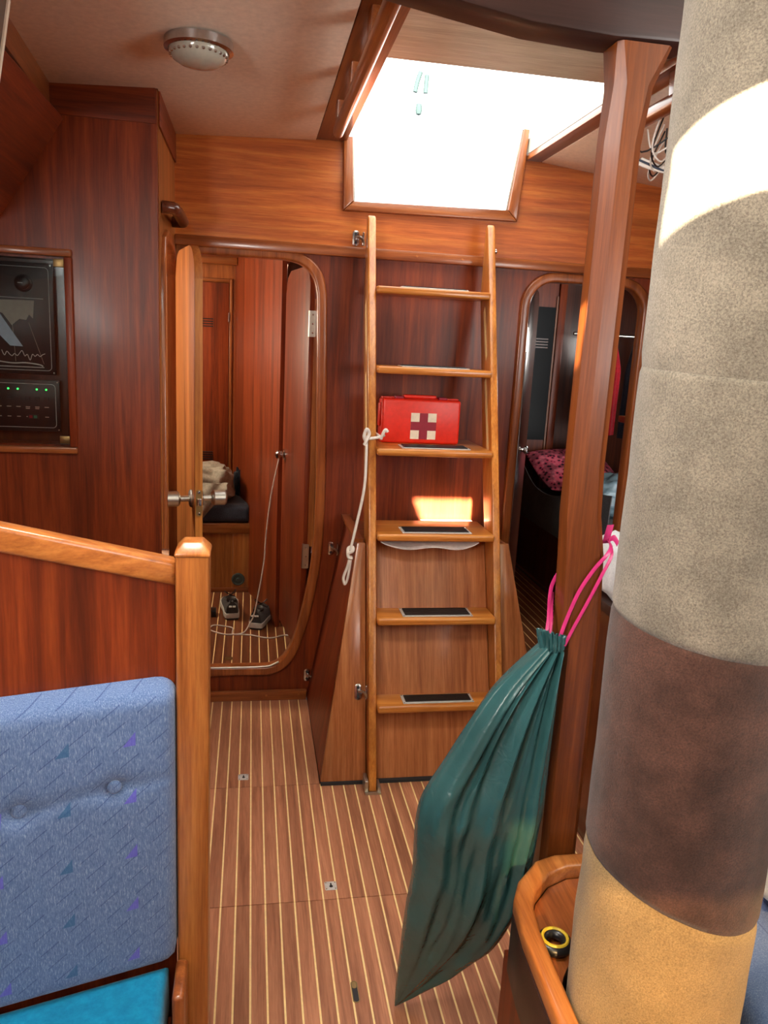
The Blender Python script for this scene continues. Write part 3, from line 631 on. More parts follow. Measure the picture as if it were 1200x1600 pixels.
for z0, z1 in ((1.515, 1.615), (0.565, 0.67)):
    hg = prism('hinge', [rrect(0.222, z0, 0.246, z1, 0.004, 2)], 'y', 3.1125, 3.1155, 'steel', d2)
    for z in (z0+0.015, (z0+z1)/2, z1-0.015): lathe('screw', [(0.004, 0), (0.003, 0.0012), (0, 0.0013)], (0.234, 3.1125, z), (0, -1, 0), 'chrome', hg, n=8)
    tube('knuckle', [(0.222, 3.118, z0), (0.222, 3.118, z1)], 0.005, 'steel', hg)

# shoes
def shoe(cx, cy, rot, label):
    t = thing('shoe', (cx, cy, ZC), label, 'shoe', 'pair of trail shoes in the left cabin')
    ca, sa = math.cos(rot), math.sin(rot)
    def T(x, y, z): return (cx+x*ca-y*sa, cy+x*sa+y*ca, ZC+z)
    half = [(0.0, 0.026), (0.02, 0.034), (0.06, 0.037), (0.11, 0.036), (0.16, 0.042), (0.20, 0.044), (0.235, 0.038), (0.262, 0.024), (0.272, 0.006)]
    outl = [(-w, y) for y, w in half]+[(w, y) for y, w in reversed(half)]
    outl = smooth2(outl+[outl[0]], 3)[:-1]
    prism('outsole', [outl], lambda p, a: T(p[0]*0.97, p[1], a), 0.0, 0.010, 'black', t, bev=0.002)
    prism('midsole', [offset(outl, 0.003)], lambda p, a: T(p[0], p[1], a), 0.0102, 0.034, 'shoesole', t, bev=0.006, seg=3)
    rows = []
    secs = [(0.004, 0.029, 0.098), (0.03, 0.034, 0.092), (0.07, 0.035, 0.084), (0.10, 0.036, 0.092), (0.15, 0.040, 0.078), (0.20, 0.041, 0.058), (0.24, 0.034, 0.048), (0.265, 0.014, 0.040)]
    for y, w, h in secs:
        rows.append([T(w*math.cos(q)*(1-0.25*max(0, math.sin(q))**2), y-0.012*(1 if y < 0.01 else 0)*max(0, math.sin(q)), 0.030+(h-0.030)*max(0, math.sin(q))**0.7) for q in (math.pi*i/14 for i in range(15))])
    grid('upper', rows, 'shoe', t, caps=True)
    lathe('collar', [(0.0, 0.0), (0.022, 0.001), (0.026, 0.004), (0.024, 0.010), (0.016, 0.006), (0, 0.004)], T(0, 0.055, 0.084), (0, -0.25, 1), 'black', t, n=18)
    for s in (-1, 1): box('reflector', *[tuple(min(a, b) if q == 0 else max(a, b) for a, b in zip(T(s*0.009-0.008, -0.0150, 0.070), T(s*0.009+0.008, -0.0040, 0.077))) for q in (0, 1)], 'white', t, bev=0.001)
    for q in range(4): tube('lace', [T(-0.026, 0.105+0.018*q, 0.084-0.006*q), T(0.0, 0.110+0.018*q, 0.096-0.006*q), T(0.026, 0.105+0.018*q, 0.084-0.006*q)], 0.003, 'black', t, n=6)
    tube('lace', smoothpath([T(0.0, 0.10, 0.10), T(-0.02, 0.08, 0.115), T(-0.03, 0.10, 0.12), T(0.0, 0.105, 0.10), T(0.025, 0.12, 0.12), T(0.02, 0.09, 0.115), T(0.0, 0.10, 0.10)], 4), 0.0022, 'black', t, n=5)
    tube('pull_tab', smoothpath([T(-0.008, -0.004, 0.088), T(-0.006, -0.004, 0.106), T(0.006, -0.004, 0.106), T(0.008, -0.004, 0.088)], 4), 0.003, 'black', t, n=5)
shoe(-0.079, 3.700, 0.10, 'grey trail shoe farther back, the left one of the pair')
shoe(0.034, 3.562, -0.28, 'grey trail shoe nearer the door, the right one of the pair')
tube('white_cable', smoothpath([(0.190, 3.47, ZC+0.004), (0.168, 3.478, ZC+0.004), (0.097, 3.444, ZC+0.004), (0.008, 3.488, ZC+0.004), (-0.068, 3.500, ZC+0.004), (-0.072, 3.574, ZC+0.004), (-0.100, 3.600, ZC+0.004), (-0.165, 3.62, ZC+0.004), (-0.178, 3.56, ZC+0.004), (-0.126, 3.509, ZC+0.004), (-0.076, 3.495, ZC+0.004), (-0.020, 3.50, ZC+0.012), (0.010, 3.53, 0.170), (0.031, 3.535, 0.226), (0.068, 3.54, 0.452), (0.078, 3.54, 0.609), (0.098, 3.54, 0.795), (0.126, 3.53, 0.948), (0.140, 3.520, 1.000)], 6), 0.0032, 'cable', n=8, label='thin white cable looping over the cabin floor up to the door knob', cat='cable')
box('power_adapter', (-0.205, 3.74, ZC), (-0.160, 3.80, ZC+0.035), 'black', bev=0.005, label='small black power adapter on the left cabin floor', cat='adapter')

# ------------------------------------------------------------------ aft cabin, starboard side
fl3 = box('floor_aft_right', (1.0, 3.10, 0.06), (2.65, 5.4, ZC-0.012), 'dark', kind='structure', label='teak and holly sole of the right aft cabin', cat='floor')
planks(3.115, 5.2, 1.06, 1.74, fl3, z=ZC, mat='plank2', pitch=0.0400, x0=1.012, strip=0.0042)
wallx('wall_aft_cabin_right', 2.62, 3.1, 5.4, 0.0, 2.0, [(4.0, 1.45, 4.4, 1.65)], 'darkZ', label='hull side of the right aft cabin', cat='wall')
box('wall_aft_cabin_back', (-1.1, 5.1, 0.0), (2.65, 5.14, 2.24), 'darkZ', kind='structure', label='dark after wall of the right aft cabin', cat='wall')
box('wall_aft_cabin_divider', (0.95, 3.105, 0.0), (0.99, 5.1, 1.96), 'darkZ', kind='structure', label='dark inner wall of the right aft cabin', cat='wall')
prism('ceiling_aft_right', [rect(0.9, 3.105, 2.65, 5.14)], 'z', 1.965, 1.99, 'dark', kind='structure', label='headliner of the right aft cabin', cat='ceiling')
bt = thing('berth', (2.1, 4.2, ZC), 'dark wooden berth base in the right aft cabin', 'berth')
box('side_board', (1.752, 3.35, ZC), (1.775, 5.09, 0.52), 'darkZ', bt)
box('bed_top', (1.7755, 3.35, 0.46), (2.61, 5.09, 0.50), 'dark', bt)
box('toe_strip', (1.742, 3.35, ZC+0.0005), (1.7518, 5.09, ZC+0.012), 'trimY', bt)
box('mattress', (1.795, 3.40, 0.502), (2.60, 5.08, 0.60), 'leecloth', bev=0.025, seg=3, label='dark grey mattress on the right cabin berth', cat='mattress')
rows = []
for i in range(25):
    u = i/24; y = 3.42+1.50*u; row = []
    top = 0.70+0.14*(abs(2*u-1)**1.5)+0.03*math.sin(7*u)
    for j in range(9):
        v = j/8
        row.append((1.742-0.022*math.sin(math.pi*v)+0.014*math.sin(11*u+4*v)*v, y, 0.47+(top-0.47)*v))
    rows.append(row)
grid('lee_cloth', rows, 'leecloth', thick=0.005, label='sagging grey lee cloth along the right cabin berth', cat='lee cloth')
def pillow(name, c, sx, sy, sz, mat, rz, rx, label):
    rows = []; n = 22
    Rm = Matrix.Rotation(rz, 3, 'Z') @ Matrix.Rotation(rx, 3, 'X')
    for side in (1, -1):
        pass
    bm_rows = []
    for j in range(n+1):
        row = []
        for i in range(2*n):
            u = (i/n)*2 if i < n else 2-(i-n)/n*2
            x = -1+u; y = -1+2*j/n; s = 1 if i < n else -1
            h = ((1-abs(x)**2.2)*(1-abs(y)**2.2))**0.55 if abs(x) < 1 and abs(y) < 1 else 0
            h *= 1+0.14*noise.noise(Vector((x*2.2, y*2.2, s*3.0)))
            pin = 1-0.07*(x*x*y*y)
            p = Rm @ Vector((x*sx*pin, y*sy*pin, s*h*sz)); row.append((c[0]+p.x, c[1]+p.y, c[2]+p.z))
        bm_rows.append(row)
    return grid(name, bm_rows, mat, closed=True, smooth=70, label=label, cat='pillow')
pillow('floral_pillow', (2.07, 4.66, 0.765), 0.28, 0.22, 0.085, 'floral', 0.15, 0.45, 'pink and black floral pillow on the right cabin berth')
pb = blob('plastic_bag', (2.04, 4.05, 0.715), (0.20, 0.16, 0.125), 'clearbag', zmin=0.601, amp=0.28, freq=3.2, seed=4, boxy=0.8, label='bluish plastic bag lying on berth behind the post', cat='plastic bag')
# cabin door with a dark tinted pane
E0, E1 = Vector((1.112, 3.122)), Vector((1.325, 3.60)); eu = (E1-E0).normalized(); en = Vector((eu.y, -eu.x)); EL = (E1-E0).length
def onD3(p, a): q = E0+eu*p[0]+en*a; return (q.x, q.y, p[1])
d3 = thing('door_3', (E0.x, E0.y, 0.15), 'dark cabin door swung wide open inside the right doorway', 'door', kind='structure')
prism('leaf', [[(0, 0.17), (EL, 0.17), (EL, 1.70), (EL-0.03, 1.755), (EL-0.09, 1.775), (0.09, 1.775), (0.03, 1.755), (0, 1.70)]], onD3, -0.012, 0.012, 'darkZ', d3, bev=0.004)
hg = prism('hinge', [rrect(1.098, 1.50, 1.122, 1.60, 0.004, 2)], 'y', 3.1125, 3.1155, 'steel', d3)
for z in (1.515, 1.55, 1.585): lathe('screw', [(0.004, 0), (0.003, 0.0012), (0, 0.0013)], (1.11, 3.1125, z), (0, -1, 0), 'chrome', hg, n=8)
for s in (-1, 1): lathe('knob', [(0.02, 0.012), (0.02, 0.016), (0.009, 0.019), (0.009, 0.030), (0.017, 0.034), (0.018, 0.044), (0.010, 0.050), (0, 0.051)], onD3((0.07, 1.085), 0), (en.x*s, en.y*s, 0), 'chrome', d3, n=18)
# wardrobe column and hanging coats behind
wc = thing('wardrobe_column', (1.85, 4.95, ZC), 'wardrobe front with dark pane at the back of the right cabin', 'wardrobe')
box('panel', (1.55, 4.90, 0.52), (1.95, 5.09, 1.95), 'mahZ', wc); box('post', (1.95, 4.88, 0.52), (2.0, 5.09, 1.95), 'mahZ', wc, bev=0.004)
box('dark_pane', (1.66, 4.893, 0.93), (1.935, 4.8995, 1.79), 'mirror', wc)
for q in range(4): box('louvre', (1.80, 4.888, 1.53+0.018*q), (1.90, 4.8928, 1.538+0.018*q), 'darkZ', wc)
box('door_bead', (1.60, 4.892, 0.60), (1.612, 4.8995, 1.86), 'trimZ', wc); box('door_bead', (1.937, 4.890, 0.60), (1.949, 4.8995, 1.86), 'trimZ', wc)
def coat(x, y, w, d, z0, z1, mat, seed, label):
    rows = []
    for j in range(25):
        v = j/24; z = z1-(z1-z0)*v; k = 0.16+0.84*min(1, v*3.2)**0.6
        rows.append([(x+w*k*math.cos(t)*(1+0.12*math.sin(5*t+seed+3*v)), y+d*(0.5+0.5*k)*math.sin(t)*(1+0.18*math.sin(7*t+seed*2)), z) for t in (2*math.pi*i/36 for i in range(36))])
    t_ = grid('hanging_coat', rows, mat, closed=True, caps=True, smooth=70, label=label, cat='coat', group='coats hanging in the right cabin'); return t_
coat(2.09, 4.70, 0.068, 0.06, 0.95, 1.60, 'jacket_olive', 1, 'olive coat hanging left of the red coat in the right cabin')
coat(2.265, 4.72, 0.066, 0.06, 1.00, 1.60, 'jacket_red', 2, 'dark red coat hanging beyond the post in the right cabin')
coat(2.44, 4.70, 0.068, 0.06, 0.98, 1.62, 'jacket', 3, 'black coat hanging rightmost in the right cabin')
rl = tube('coat_rail', [(2.0, 4.72, 1.63), (2.619, 4.72, 1.63)], 0.010, 'steel', label='metal coat rail above the hanging coats', cat='rail')
tube('grey_strap', smoothpath([(2.055, 4.615, 1.57), (2.07, 4.60, 1.45), (2.12, 4.59, 1.36), (2.16, 4.59, 1.29)], 5), 0.007, 'sailgrey', flat=0.35, label='grey strap hanging down over the olive coat', cat='strap')
box('side_shelf', (2.28, 3.5, 1.10), (2.619, 4.55, 1.14), 'trimY', bev=0.004, label='wooden shelf along the hull in right cabin', cat='shelf')
blob('folded_clothes', (2.36, 4.15, 1.215), (0.075, 0.22, 0.072), 'navy', zmin=1.141, amp=0.2, freq=3, seed=9, label='dark blue clothes folded on right cabin shelf', cat='clothes')
blob('pale_bundle', (2.37, 4.12, 1.335), (0.055, 0.075, 0.042), 'towel', amp=0.08, freq=2, seed=2, label='pale rounded bundle on top of the dark blue clothes', cat='bundle')

# ------------------------------------------------------------------ engine box and ladder
eb = thing('engine_box', (0.667, 2.7, 0), 'tapered varnished engine box behind the foot of the ladder', 'engine box')
LS = 0.325                                          # rake of ladder and box front (y per z)
def yl(z): return 2.335+LS*z                        # front edge line of the ladder
F0, F1 = 2.390, 2.650
mesh('wing_panel', [(0.253, F0, 0.012), (0.4125, F0, 0.012), (0.4125, F1, 0.80), (0.382, F1, 0.80), (0.253, F0+0.015, 0.012), (0.4125, F0+0.015, 0.012), (0.4125, F1+0.015, 0.80), (0.382, F1+0.015, 0.80)],
     [(0,1,2,3),(4,5,6,7),(0,1,5,4),(1,2,6,5),(2,3,7,6),(3,0,4,7)], 'worn', eb, bev=0.003)
mesh('wing_panel', [(0.9005, F0, 0.012), (1.080, F0, 0.012), (0.951, F1, 0.80), (0.9005, F1, 0.80), (0.9005, F0+0.015, 0.012), (1.080, F0+0.015, 0.012), (0.951, F1+0.015, 0.80), (0.9005, F1+0.015, 0.80)],
     [(0,1,2,3),(4,5,6,7),(0,1,5,4),(1,2,6,5),(2,3,7,6),(3,0,4,7)], 'worn', eb, bev=0.003)
mesh('side_panel', [(0.253, F0+0.016, 0.012), (0.250, 3.068, 0.012), (0.386, 3.068, 0.785), (0.382, F1+0.016, 0.795), (0.268, F0+0.016, 0.012), (0.265, 3.068, 0.012), (0.401, 3.068, 0.785), (0.397, F1+0.016, 0.795)],
     [(0,1,2,3),(4,5,6,7),(0,1,5,4),(1,2,6,5),(2,3,7,6),(3,0,4,7)], 'mahZ', eb, bev=0.002)
mesh('side_panel', [(1.080, F0+0.016, 0.012), (1.083, 3.068, 0.012), (0.947, 3.068, 0.785), (0.951, F1+0.016, 0.795), (1.065, F0+0.016, 0.012), (1.068, 3.068, 0.012), (0.932, 3.068, 0.785), (0.936, F1+0.016, 0.795)],
     [(0,1,2,3),(4,5,6,7),(0,1,5,4),(1,2,6,5),(2,3,7,6),(3,0,4,7)], 'trimZ', eb, bev=0.002)
mesh('front_panel', [(0.4434, 2.398, 0.012), (0.8716, 2.398, 0.012), (0.8716, 2.70, 0.80), (0.4434, 2.70, 0.80), (0.4434, 2.412, 0.012), (0.8716, 2.412, 0.012), (0.8716, 2.714, 0.80), (0.4434, 2.714, 0.80)],
     [(0,1,2,3),(4,5,6,7),(0,1,5,4),(1,2,6,5),(2,3,7,6),(3,0,4,7)], 'riser', eb, bev=0.001)
box('seal_strip', (0.255, 2.386, 0.0005), (1.078, 2.402, 0.0115), 'grip', eb)
box('top_board', (0.405, 2.72, 0.770), (0.930, 3.067, 0.786), 'trimX', eb, bev=0.002)
mesh('top_board', [(0.372, 3.066, 0.80), (0.372, 2.66, 0.80), (0.404, 2.66, 0.80), (0.404, 3.066, 0.80), (0.372, 3.066, 0.812), (0.372, 2.66, 0.812), (0.404, 2.66, 0.812), (0.404, 3.066, 0.812)],
     [(0,1,2,3),(4,5,6,7),(0,1,5,4),(1,2,6,5),(2,3,7,6),(3,0,4,7)], 'trimY', eb)

def toggle(c, n, up, label):
    """small toggle latch: plate, two ears, lever"""
    t = thing('toggle_latch', c, label, 'latch', 'metal toggle latches')
    n = Vector(n).normalized(); up = Vector(up); up = (up-n*up.dot(n)).normalized(); s = up.cross(n); C_ = Vector(c)
    f = lambda p, a: tuple(C_+s*p[0]+up*p[1]+n*a)
    pl = prism('plate', [rrect(-0.024, -0.028, 0.000, 0.028, 0.010, 4)], f, 0.0005, 0.004, 'chrome', t, bev=0.001)
    for z in (0.016, -0.016): lathe('screw', [(0.0055, 0.004), (0.0045, 0.0055), (0, 0.006)], f((-0.012, z), 0), n, 'grip', pl, n=10)
    lathe('pivot', [(0.006, 0.004), (0.006, 0.022), (0, 0.023)], f((-0.006, 0.0), 0), n, 'chrome', t, n=12)
    tube('lever', smoothpath([f((-0.012, 0.004), 0.016), f((0.004, 0.002), 0.026), f((0.014, -0.010), 0.022), f((0.018, -0.026), 0.012)], 4), 0.006, 'steel', t, n=8, flat=0.6)
    prism('striker', [rrect(0.012, -0.026, 0.018, 0.022, 0.002, 2)], f, 0.0005, 0.020, 'chrome', t, bev=0.001)
    return t
toggle((0.345, 3.0695, 0.665), (0, -1, 0), (0, 0, 1), 'small chrome toggle latch on bulkhead left of the engine box top')
toggle((0.262, 3.0695, 0.105), (0, -1, 0), (0, 0, 1), 'small chrome toggle latch on bulkhead near the floor')
toggle((0.397, 2.390+0.33*0.30-0.002, 0.300), (0, -0.95, 0.31), (0, 0.31, 0.95), 'small chrome toggle latch on engine box front beside the ladder')
toggle((0.396, 3.0695, 1.890), (0, -1, 0), (0, 0, 1), 'small chrome toggle latch holding the top of the ladder')

lad = thing('companionway_ladder', (0.66, 2.45, 0), 'varnished companionway ladder with six treads leading up to the hatch', 'ladder')
def stile(x0, x1):
    pr = [(yl(0.004), 0.004), (yl(1.955)-0.008, 1.950), (yl(1.965)+0.004, 1.962), (yl(1.965)+0.024, 1.955), (yl(1.70)+0.115, 1.70), (yl(1.0)+0.120, 1.0), (yl(0.80)+0.108, 0.80), (yl(0.2)+0.073, 0.20), (yl(0.004)+0.062, 0.004)]
    s = prism('stile', [pr], 'x', x0, x1, 'ladZ', lad, bev=0.005, seg=3)
    for za, zb in ((1.12, 1.40), (1.46, 1.66)):
        lo = [(yl(za)+0.040, za+0.02), (yl(za)+0.050, za), (yl(za)+0.064, za+0.02), (yl(zb)+0.064, zb-0.02), (yl(zb)+0.050, zb), (yl(zb)+0.040, zb-0.02)]
        prism('hand_slot', [lo], 'x', x0-0.0006, x1+0.0006, 'holly', s)
stile(0.414, 0.443); stile(0.872, 0.900)
steps = [(0.285, 0.104), (0.570, 0.122), (0.850, 0.42), (1.140, 0.34), (1.425, 0.19), (1.708, 0.15)]
for i, (z, dep) in enumerate(steps):
    yf = yl(z)-0.034
    if i == 2: dep = 0.23
    tr_ = box('tread', (0.4432, yf, z-0.026), (0.8718, yf+dep, z), 'ladX', lad, bev=0.008, seg=3)
    pa, pb2 = yf+0.018, yf+min(0.105, dep-0.02)
    fr = box('grip_frame', (0.535, pa, z+0.0002), (0.790, pb2, z+0.0035), 'alu', tr_, bev=0.001)
    box('grip_pad', (0.545, pa+0.011, z+0.0037), (0.780, pb2-0.008, z+0.0055), 'grip', tr_)
    for q in range(5):
        y = pa+0.012+(pb2-pa-0.024)*q/4
        box('grip_rib', (0.545, y-0.003, z+0.0056), (0.780, y+0.003, z+0.0072), 'black', tr_)
    for x in (0.539, 0.786):
        for y in (pa+0.004, pb2-0.004): lathe('screw', [(0.0025, 0), (0.002, 0.0012), (0, 0.0013)], (x, y, z+0.0036), (0, 0, 1), 'chrome', tr_, n=8)
box('foot_socket', (0.400, 2.328, 0.0), (0.412, 2.385, 0.045), 'steel', lad, bev=0.002); box('foot_socket', (0.4445, 2.328, 0.0), (0.456, 2.385, 0.020), 'steel', lad, bev=0.002)
box('foot_socket', (0.402, 2.318, 0.0), (0.455, 2.328, 0.006), 'steel', lad)
lathe('top_bolt', [(0.010, 0), (0.010, 0.016), (0.006, 0.02), (0, 0.021)], (0.9005, 2.985, 1.87), (1, 0, 0), 'chrome', lad, n=14)

# first aid case on the fourth tread from below
fa = thing('first_aid_case', (0.63, 2.885, 1.14), 'red first aid case with a white cross sticker on a ladder tread', 'first aid kit')
x0, x1, ya, yb_, z0, z1 = 0.480, 0.782, 2.835, 2.925, 1.1405, 1.307
box('case', (x0, ya, z0), (x1, yb_, z1), 'red', fa, bev=0.010, seg=3)
for q in range(2): box('case_rib', (x0+0.004, ya+0.030+q*0.018, z1-0.002), (x1-0.004, ya+0.040+q*0.018, z1+0.004), 'red', fa, bev=0.002)
box('handle', (0.565, ya+0.02, z1+0.001), (0.690, ya+0.05, z1+0.014), 'red', fa, bev=0.005, seg=3)
for x in (0.545, 0.712): box('clasp', (x-0.016, ya+0.006, z1-0.001), (x+0.016, ya+0.04, z1+0.009), 'redcross', fa, bev=0.003)
box('side_handle', (x0-0.007, ya+0.02, z0+0.06), (x0+0.001, ya+0.06, z1-0.02), 'red', fa, bev=0.003)
cx, cz, h = 0.640, 1.207, 0.049
st = box('sticker', (cx-h, ya-0.0011, cz-h), (cx+h, ya-0.0002, cz+h), 'cream', fa)
w = 0.016
prism('cross', [[(cx-w, cz-h), (cx+w, cz-h), (cx+w, cz-w), (cx+h, cz-w), (cx+h, cz+w), (cx+w, cz+w), (cx+w, cz+h), (cx-w, cz+h), (cx-w, cz+w), (cx-h, cz+w), (cx-h, cz-w), (cx-w, cz-w)]], 'y', ya-0.0018, ya-0.0012, 'redcross', st)

# papers and cloth on the engine box behind the third tread
box('paper_sheets', (0.70, 2.985, 0.7865), (0.92, 3.055, 0.797), 'cream', bev=0.001, label='sheaf of white papers on engine box behind the ladder', cat='papers')
rows = []
for i in range(25):
    u = i/24; row = []
    for j in range(9):
        v = j/8; sag = 0.020*math.sin(math.pi*u)**0.7+0.006*math.sin(9*u)
        row.append((0.46+0.36*u, 2.595+0.10*v+0.006*math.sin(8*u), 0.819-sag*(1-v)*1.3-0.002*v+0.002*math.sin(14*u+5*v)))
    rows.append(row)
grid('pale_cloth', rows, 'pinkcloth', thick=0.003, label='pale pink cloth tucked under the third ladder tread', cat='cloth')
# lanyard on the left stile
ry = yl(1.16)
rope = thing('lanyard', (0.40, 2.68, 0.66), 'knotted white rope lanyard hanging from the left ladder stile', 'rope')
tube('loop', smoothpath([(0.470, 2.700, 1.185), (0.452, 2.694, 1.178), (0.430, 2.690, 1.174), (0.409, 2.694, 1.172), (0.402, 2.72, 1.176), (0.406, 2.76, 1.18), (0.43, 2.85, 1.18), (0.4485, 2.80, 1.18), (0.458, 2.71, 1.176)], 6), 0.0055, 'rope', rope)
tube('tail', smoothpath([(0.456, 2.690, 1.172), (0.462, 2.684, 1.192), (0.470, 2.684, 1.206), (0.478, 2.684, 1.198)], 5), 0.0058, 'rope', rope)
tube('knot', smoothpath([(0.404, 2.688, 1.160), (0.394, 2.682, 1.180), (0.402, 2.680, 1.206), (0.412, 2.684, 1.190), (0.402, 2.678, 1.164), (0.396, 2.680, 1.150)], 6), 0.006, 'rope', rope)
tube('line', smoothpath([(0.403, 2.684, 1.170), (0.404, 2.676, 1.12), (0.400, 2.660, 1.00), (0.377, 2.650, 0.87), (0.357, 2.640, 0.775)], 6), 0.0052, 'rope', rope)
tube('knot', smoothpath([(0.349, 2.635, 0.765), (0.364, 2.630, 0.775), (0.366, 2.646, 0.785), (0.350, 2.646, 0.780), (0.350, 2.632, 0.752), (0.364, 2.632, 0.748)], 5), 0.006, 'rope', rope)
tube('eye_loop', smoothpath([(0.357, 2.638, 0.755), (0.349, 2.638, 0.715), (0.336, 2.636, 0.675), (0.341, 2.634, 0.650), (0.350, 2.634, 0.668), (0.356, 2.636, 0.71), (0.361, 2.638, 0.755)], 5), 0.005, 'rope', rope)

# ------------------------------------------------------------------ right: post, tray cabinet, wrapped pillar, bag
def octo(x0, x1, y0, y1, c): return [(x0+c, y0), (x1-c, y0), (x1, y0+c), (x1, y1-c), (x1-c, y1), (x0+c, y1), (x0, y1-c), (x0, y0+c)]
def ring(z, x0, x1, c): return [(x, y, z) for x, y in octo(x0, x1, 1.330, 1.400, c)]
post = grid('mahogany_post', [ring(0.0, 0.612, 0.692, 0.012), ring(0.98, 0.606, 0.684, 0.012), ring(1.12, 0.600, 0.676, 0.013), ring(1.20, 0.594, 0.663, 0.016), ring(1.30, 0.592, 0.660, 0.020), ring(1.86, 0.592, 0.660, 0.020), ring(1.95, 0.597, 0.668, 0.016), ring(2.013, 0.592, 0.690, 0.008)], 'post', closed=True, caps=True, smooth=20, label='chamfered mahogany post standing beside the wrapped pillar', cat='post')
tc_ = thing('tray_cabinet', (0.62, 1.05, 0), 'low cabinet with raised teak fiddle rail at the foot of the post', 'cabinet')
def arc(a0, a1, n=20): return [(0.646+0.137*math.cos(math.radians(a0+(a1-a0)*i/n)), 0.951+0.137*math.sin(math.radians(a0+(a1-a0)*i/n))) for i in range(n+1)]
to = [(0.464, 0.70), (0.484, 1.10), (0.496, 1.185), (0.520, 1.230), (0.575, 1.285), (0.62, 1.300), (0.83, 1.300)]
inn = [(0.499, 0.70), (0.517, 1.10), (0.527, 1.165), (0.546, 1.200), (0.588, 1.242), (0.635, 1.262), (0.83, 1.262)]
prism('apron', [to+[(0.83, 1.03)]+arc(30, 200)+[(0.512, 0.70)]], 'z', 0.345, 0.468, 'dark', tc_, bev=0.002)
prism('fiddle_rail', [to+inn[::-1]], 'z', 0.4685, 0.505, 'teakY', tc_, bev=0.008, seg=3)
prism('tray_board', [[(p[0]+0.001, p[1]-0.001) for p in inn]+[(0.83, 1.03)]+arc(30, 195)+[(0.510, 0.70)]], 'z', 0.4685, 0.474, 'trimY', tc_)
prism('tray_panel', [[(0.640, 1.110), (0.640, 1.205), (0.80, 1.205), (0.80, 1.110)]], 'z', 0.4745, 0.478, 'mahY', tc_, bev=0.002)
prism('body', [[(0.508, 0.74), (0.508, 1.235), (0.80, 1.235), (0.80, 1.04)]+arc(30, 195)+[(0.512, 0.74)]], 'z', 0.0, 0.3445, 'mahZ', tc_)
coil = thing('hose_coil', (0.565, 1.09, 0.475), 'coiled dark hose with yellow stripe in the tray beside pillar', 'hose')
tube('hose', [(0.541+0.022*math.cos(a), 1.092+0.022*math.sin(a), 0.4850) for a in (2*math.pi*i/28 for i in range(28))], 0.010, 'black', coil, n=10, closed=True)
M['yellow'] = plain('yellow_stripe', (190, 160, 40), 0.5)
tube('stripe', [(0.541+0.022*math.cos(a), 1.092+0.022*math.sin(a), 0.4950) for a in (2*math.pi*i/28 for i in range(28))], 0.003, 'yellow', coil, n=6, closed=True)

pil = thing('wrapped_pillar', (0.646, 0.951, 0), 'thick mast pillar wrapped in grey, brown and tan fleece', 'pillar')
def band(name, zlo, zhi, mat, rb=0.1305):
    n, m = 72, 40; rows = []
    for j in range(m+1):
        v = j/m; row = []
        for i in range(n):
            a = 2*math.pi*i/n; lo, hi = zlo(a), zhi(a); z = lo+(hi-lo)*v
            edge = min(1.0, min(v, 1-v)*(hi-lo)/0.014)
            r = rb-0.0022+0.0022*math.sqrt(max(0, 1-(1-edge)**2))
            r += 0.0016*noise.noise(Vector((math.cos(a)*2, math.sin(a)*2, z*6)))+0.0012*noise.noise(Vector((math.cos(a)*5, math.sin(a)*5, z*16)))
            if mat == 'fleece_tan': r += 0.0022*math.sin(26*(z+0.16*a))*max(0, math.cos(a-2.9))
            row.append((0.646+r*math.cos(a), 0.951+r*math.sin(a), z))
        rows.append(row)
    return grid(name, rows, mat, pil, closed=True, caps=True, smooth=80)
zA = lambda a: 1.484-0.006*math.cos(a+1.0); zB = lambda a: 1.132-0.014*math.cos(a+0.6); zD = lambda a: 0.735-0.036*math.cos(a+0.30)
band('cover_panel', zA, lambda a: 2.243, 'fleece_grey'); band('cover_panel', zB, zA, 'fleece_grey'); band('cover_panel', zD, zB, 'fleece_brown'); band('cover_panel', lambda a: 0.002, zD, 'fleece_tan')

# green bin bag hanging from the post
BL = [(0.564,1.335,0.942),(0.473,1.335,0.850),(0.394,1.340,0.713),(0.344,1.345,0.600),(0.346,1.370,0.434),(0.342,1.390,0.325),(0.342,1.420,0.186),(0.344,1.450,0.065),(0.347,1.462,0.006)]
BR = [(0.606,1.335,0.938),(0.604,1.335,0.819),(0.602,1.338,0.675),(0.600,1.345,0.540),(0.592,1.362,0.400),(0.552,1.385,0.240),(0.485,1.418,0.135),(0.408,1.448,0.053),(0.351,1.462,0.006)]
TH = [0.022, 0.034, 0.044, 0.052, 0.050, 0.044, 0.030, 0.014, 0.002]
bl, br, th = smoothpath(BL, 8), smoothpath(BR, 8), [p.x for p in smoothpath([(t, 0, 0) for t in TH], 8)]
bag = thing('bin_bag', (0.45, 1.38, 0), 'shiny dark green bin bag hanging from the post by pink ties', 'bin bag')
rows = []; NB = 120
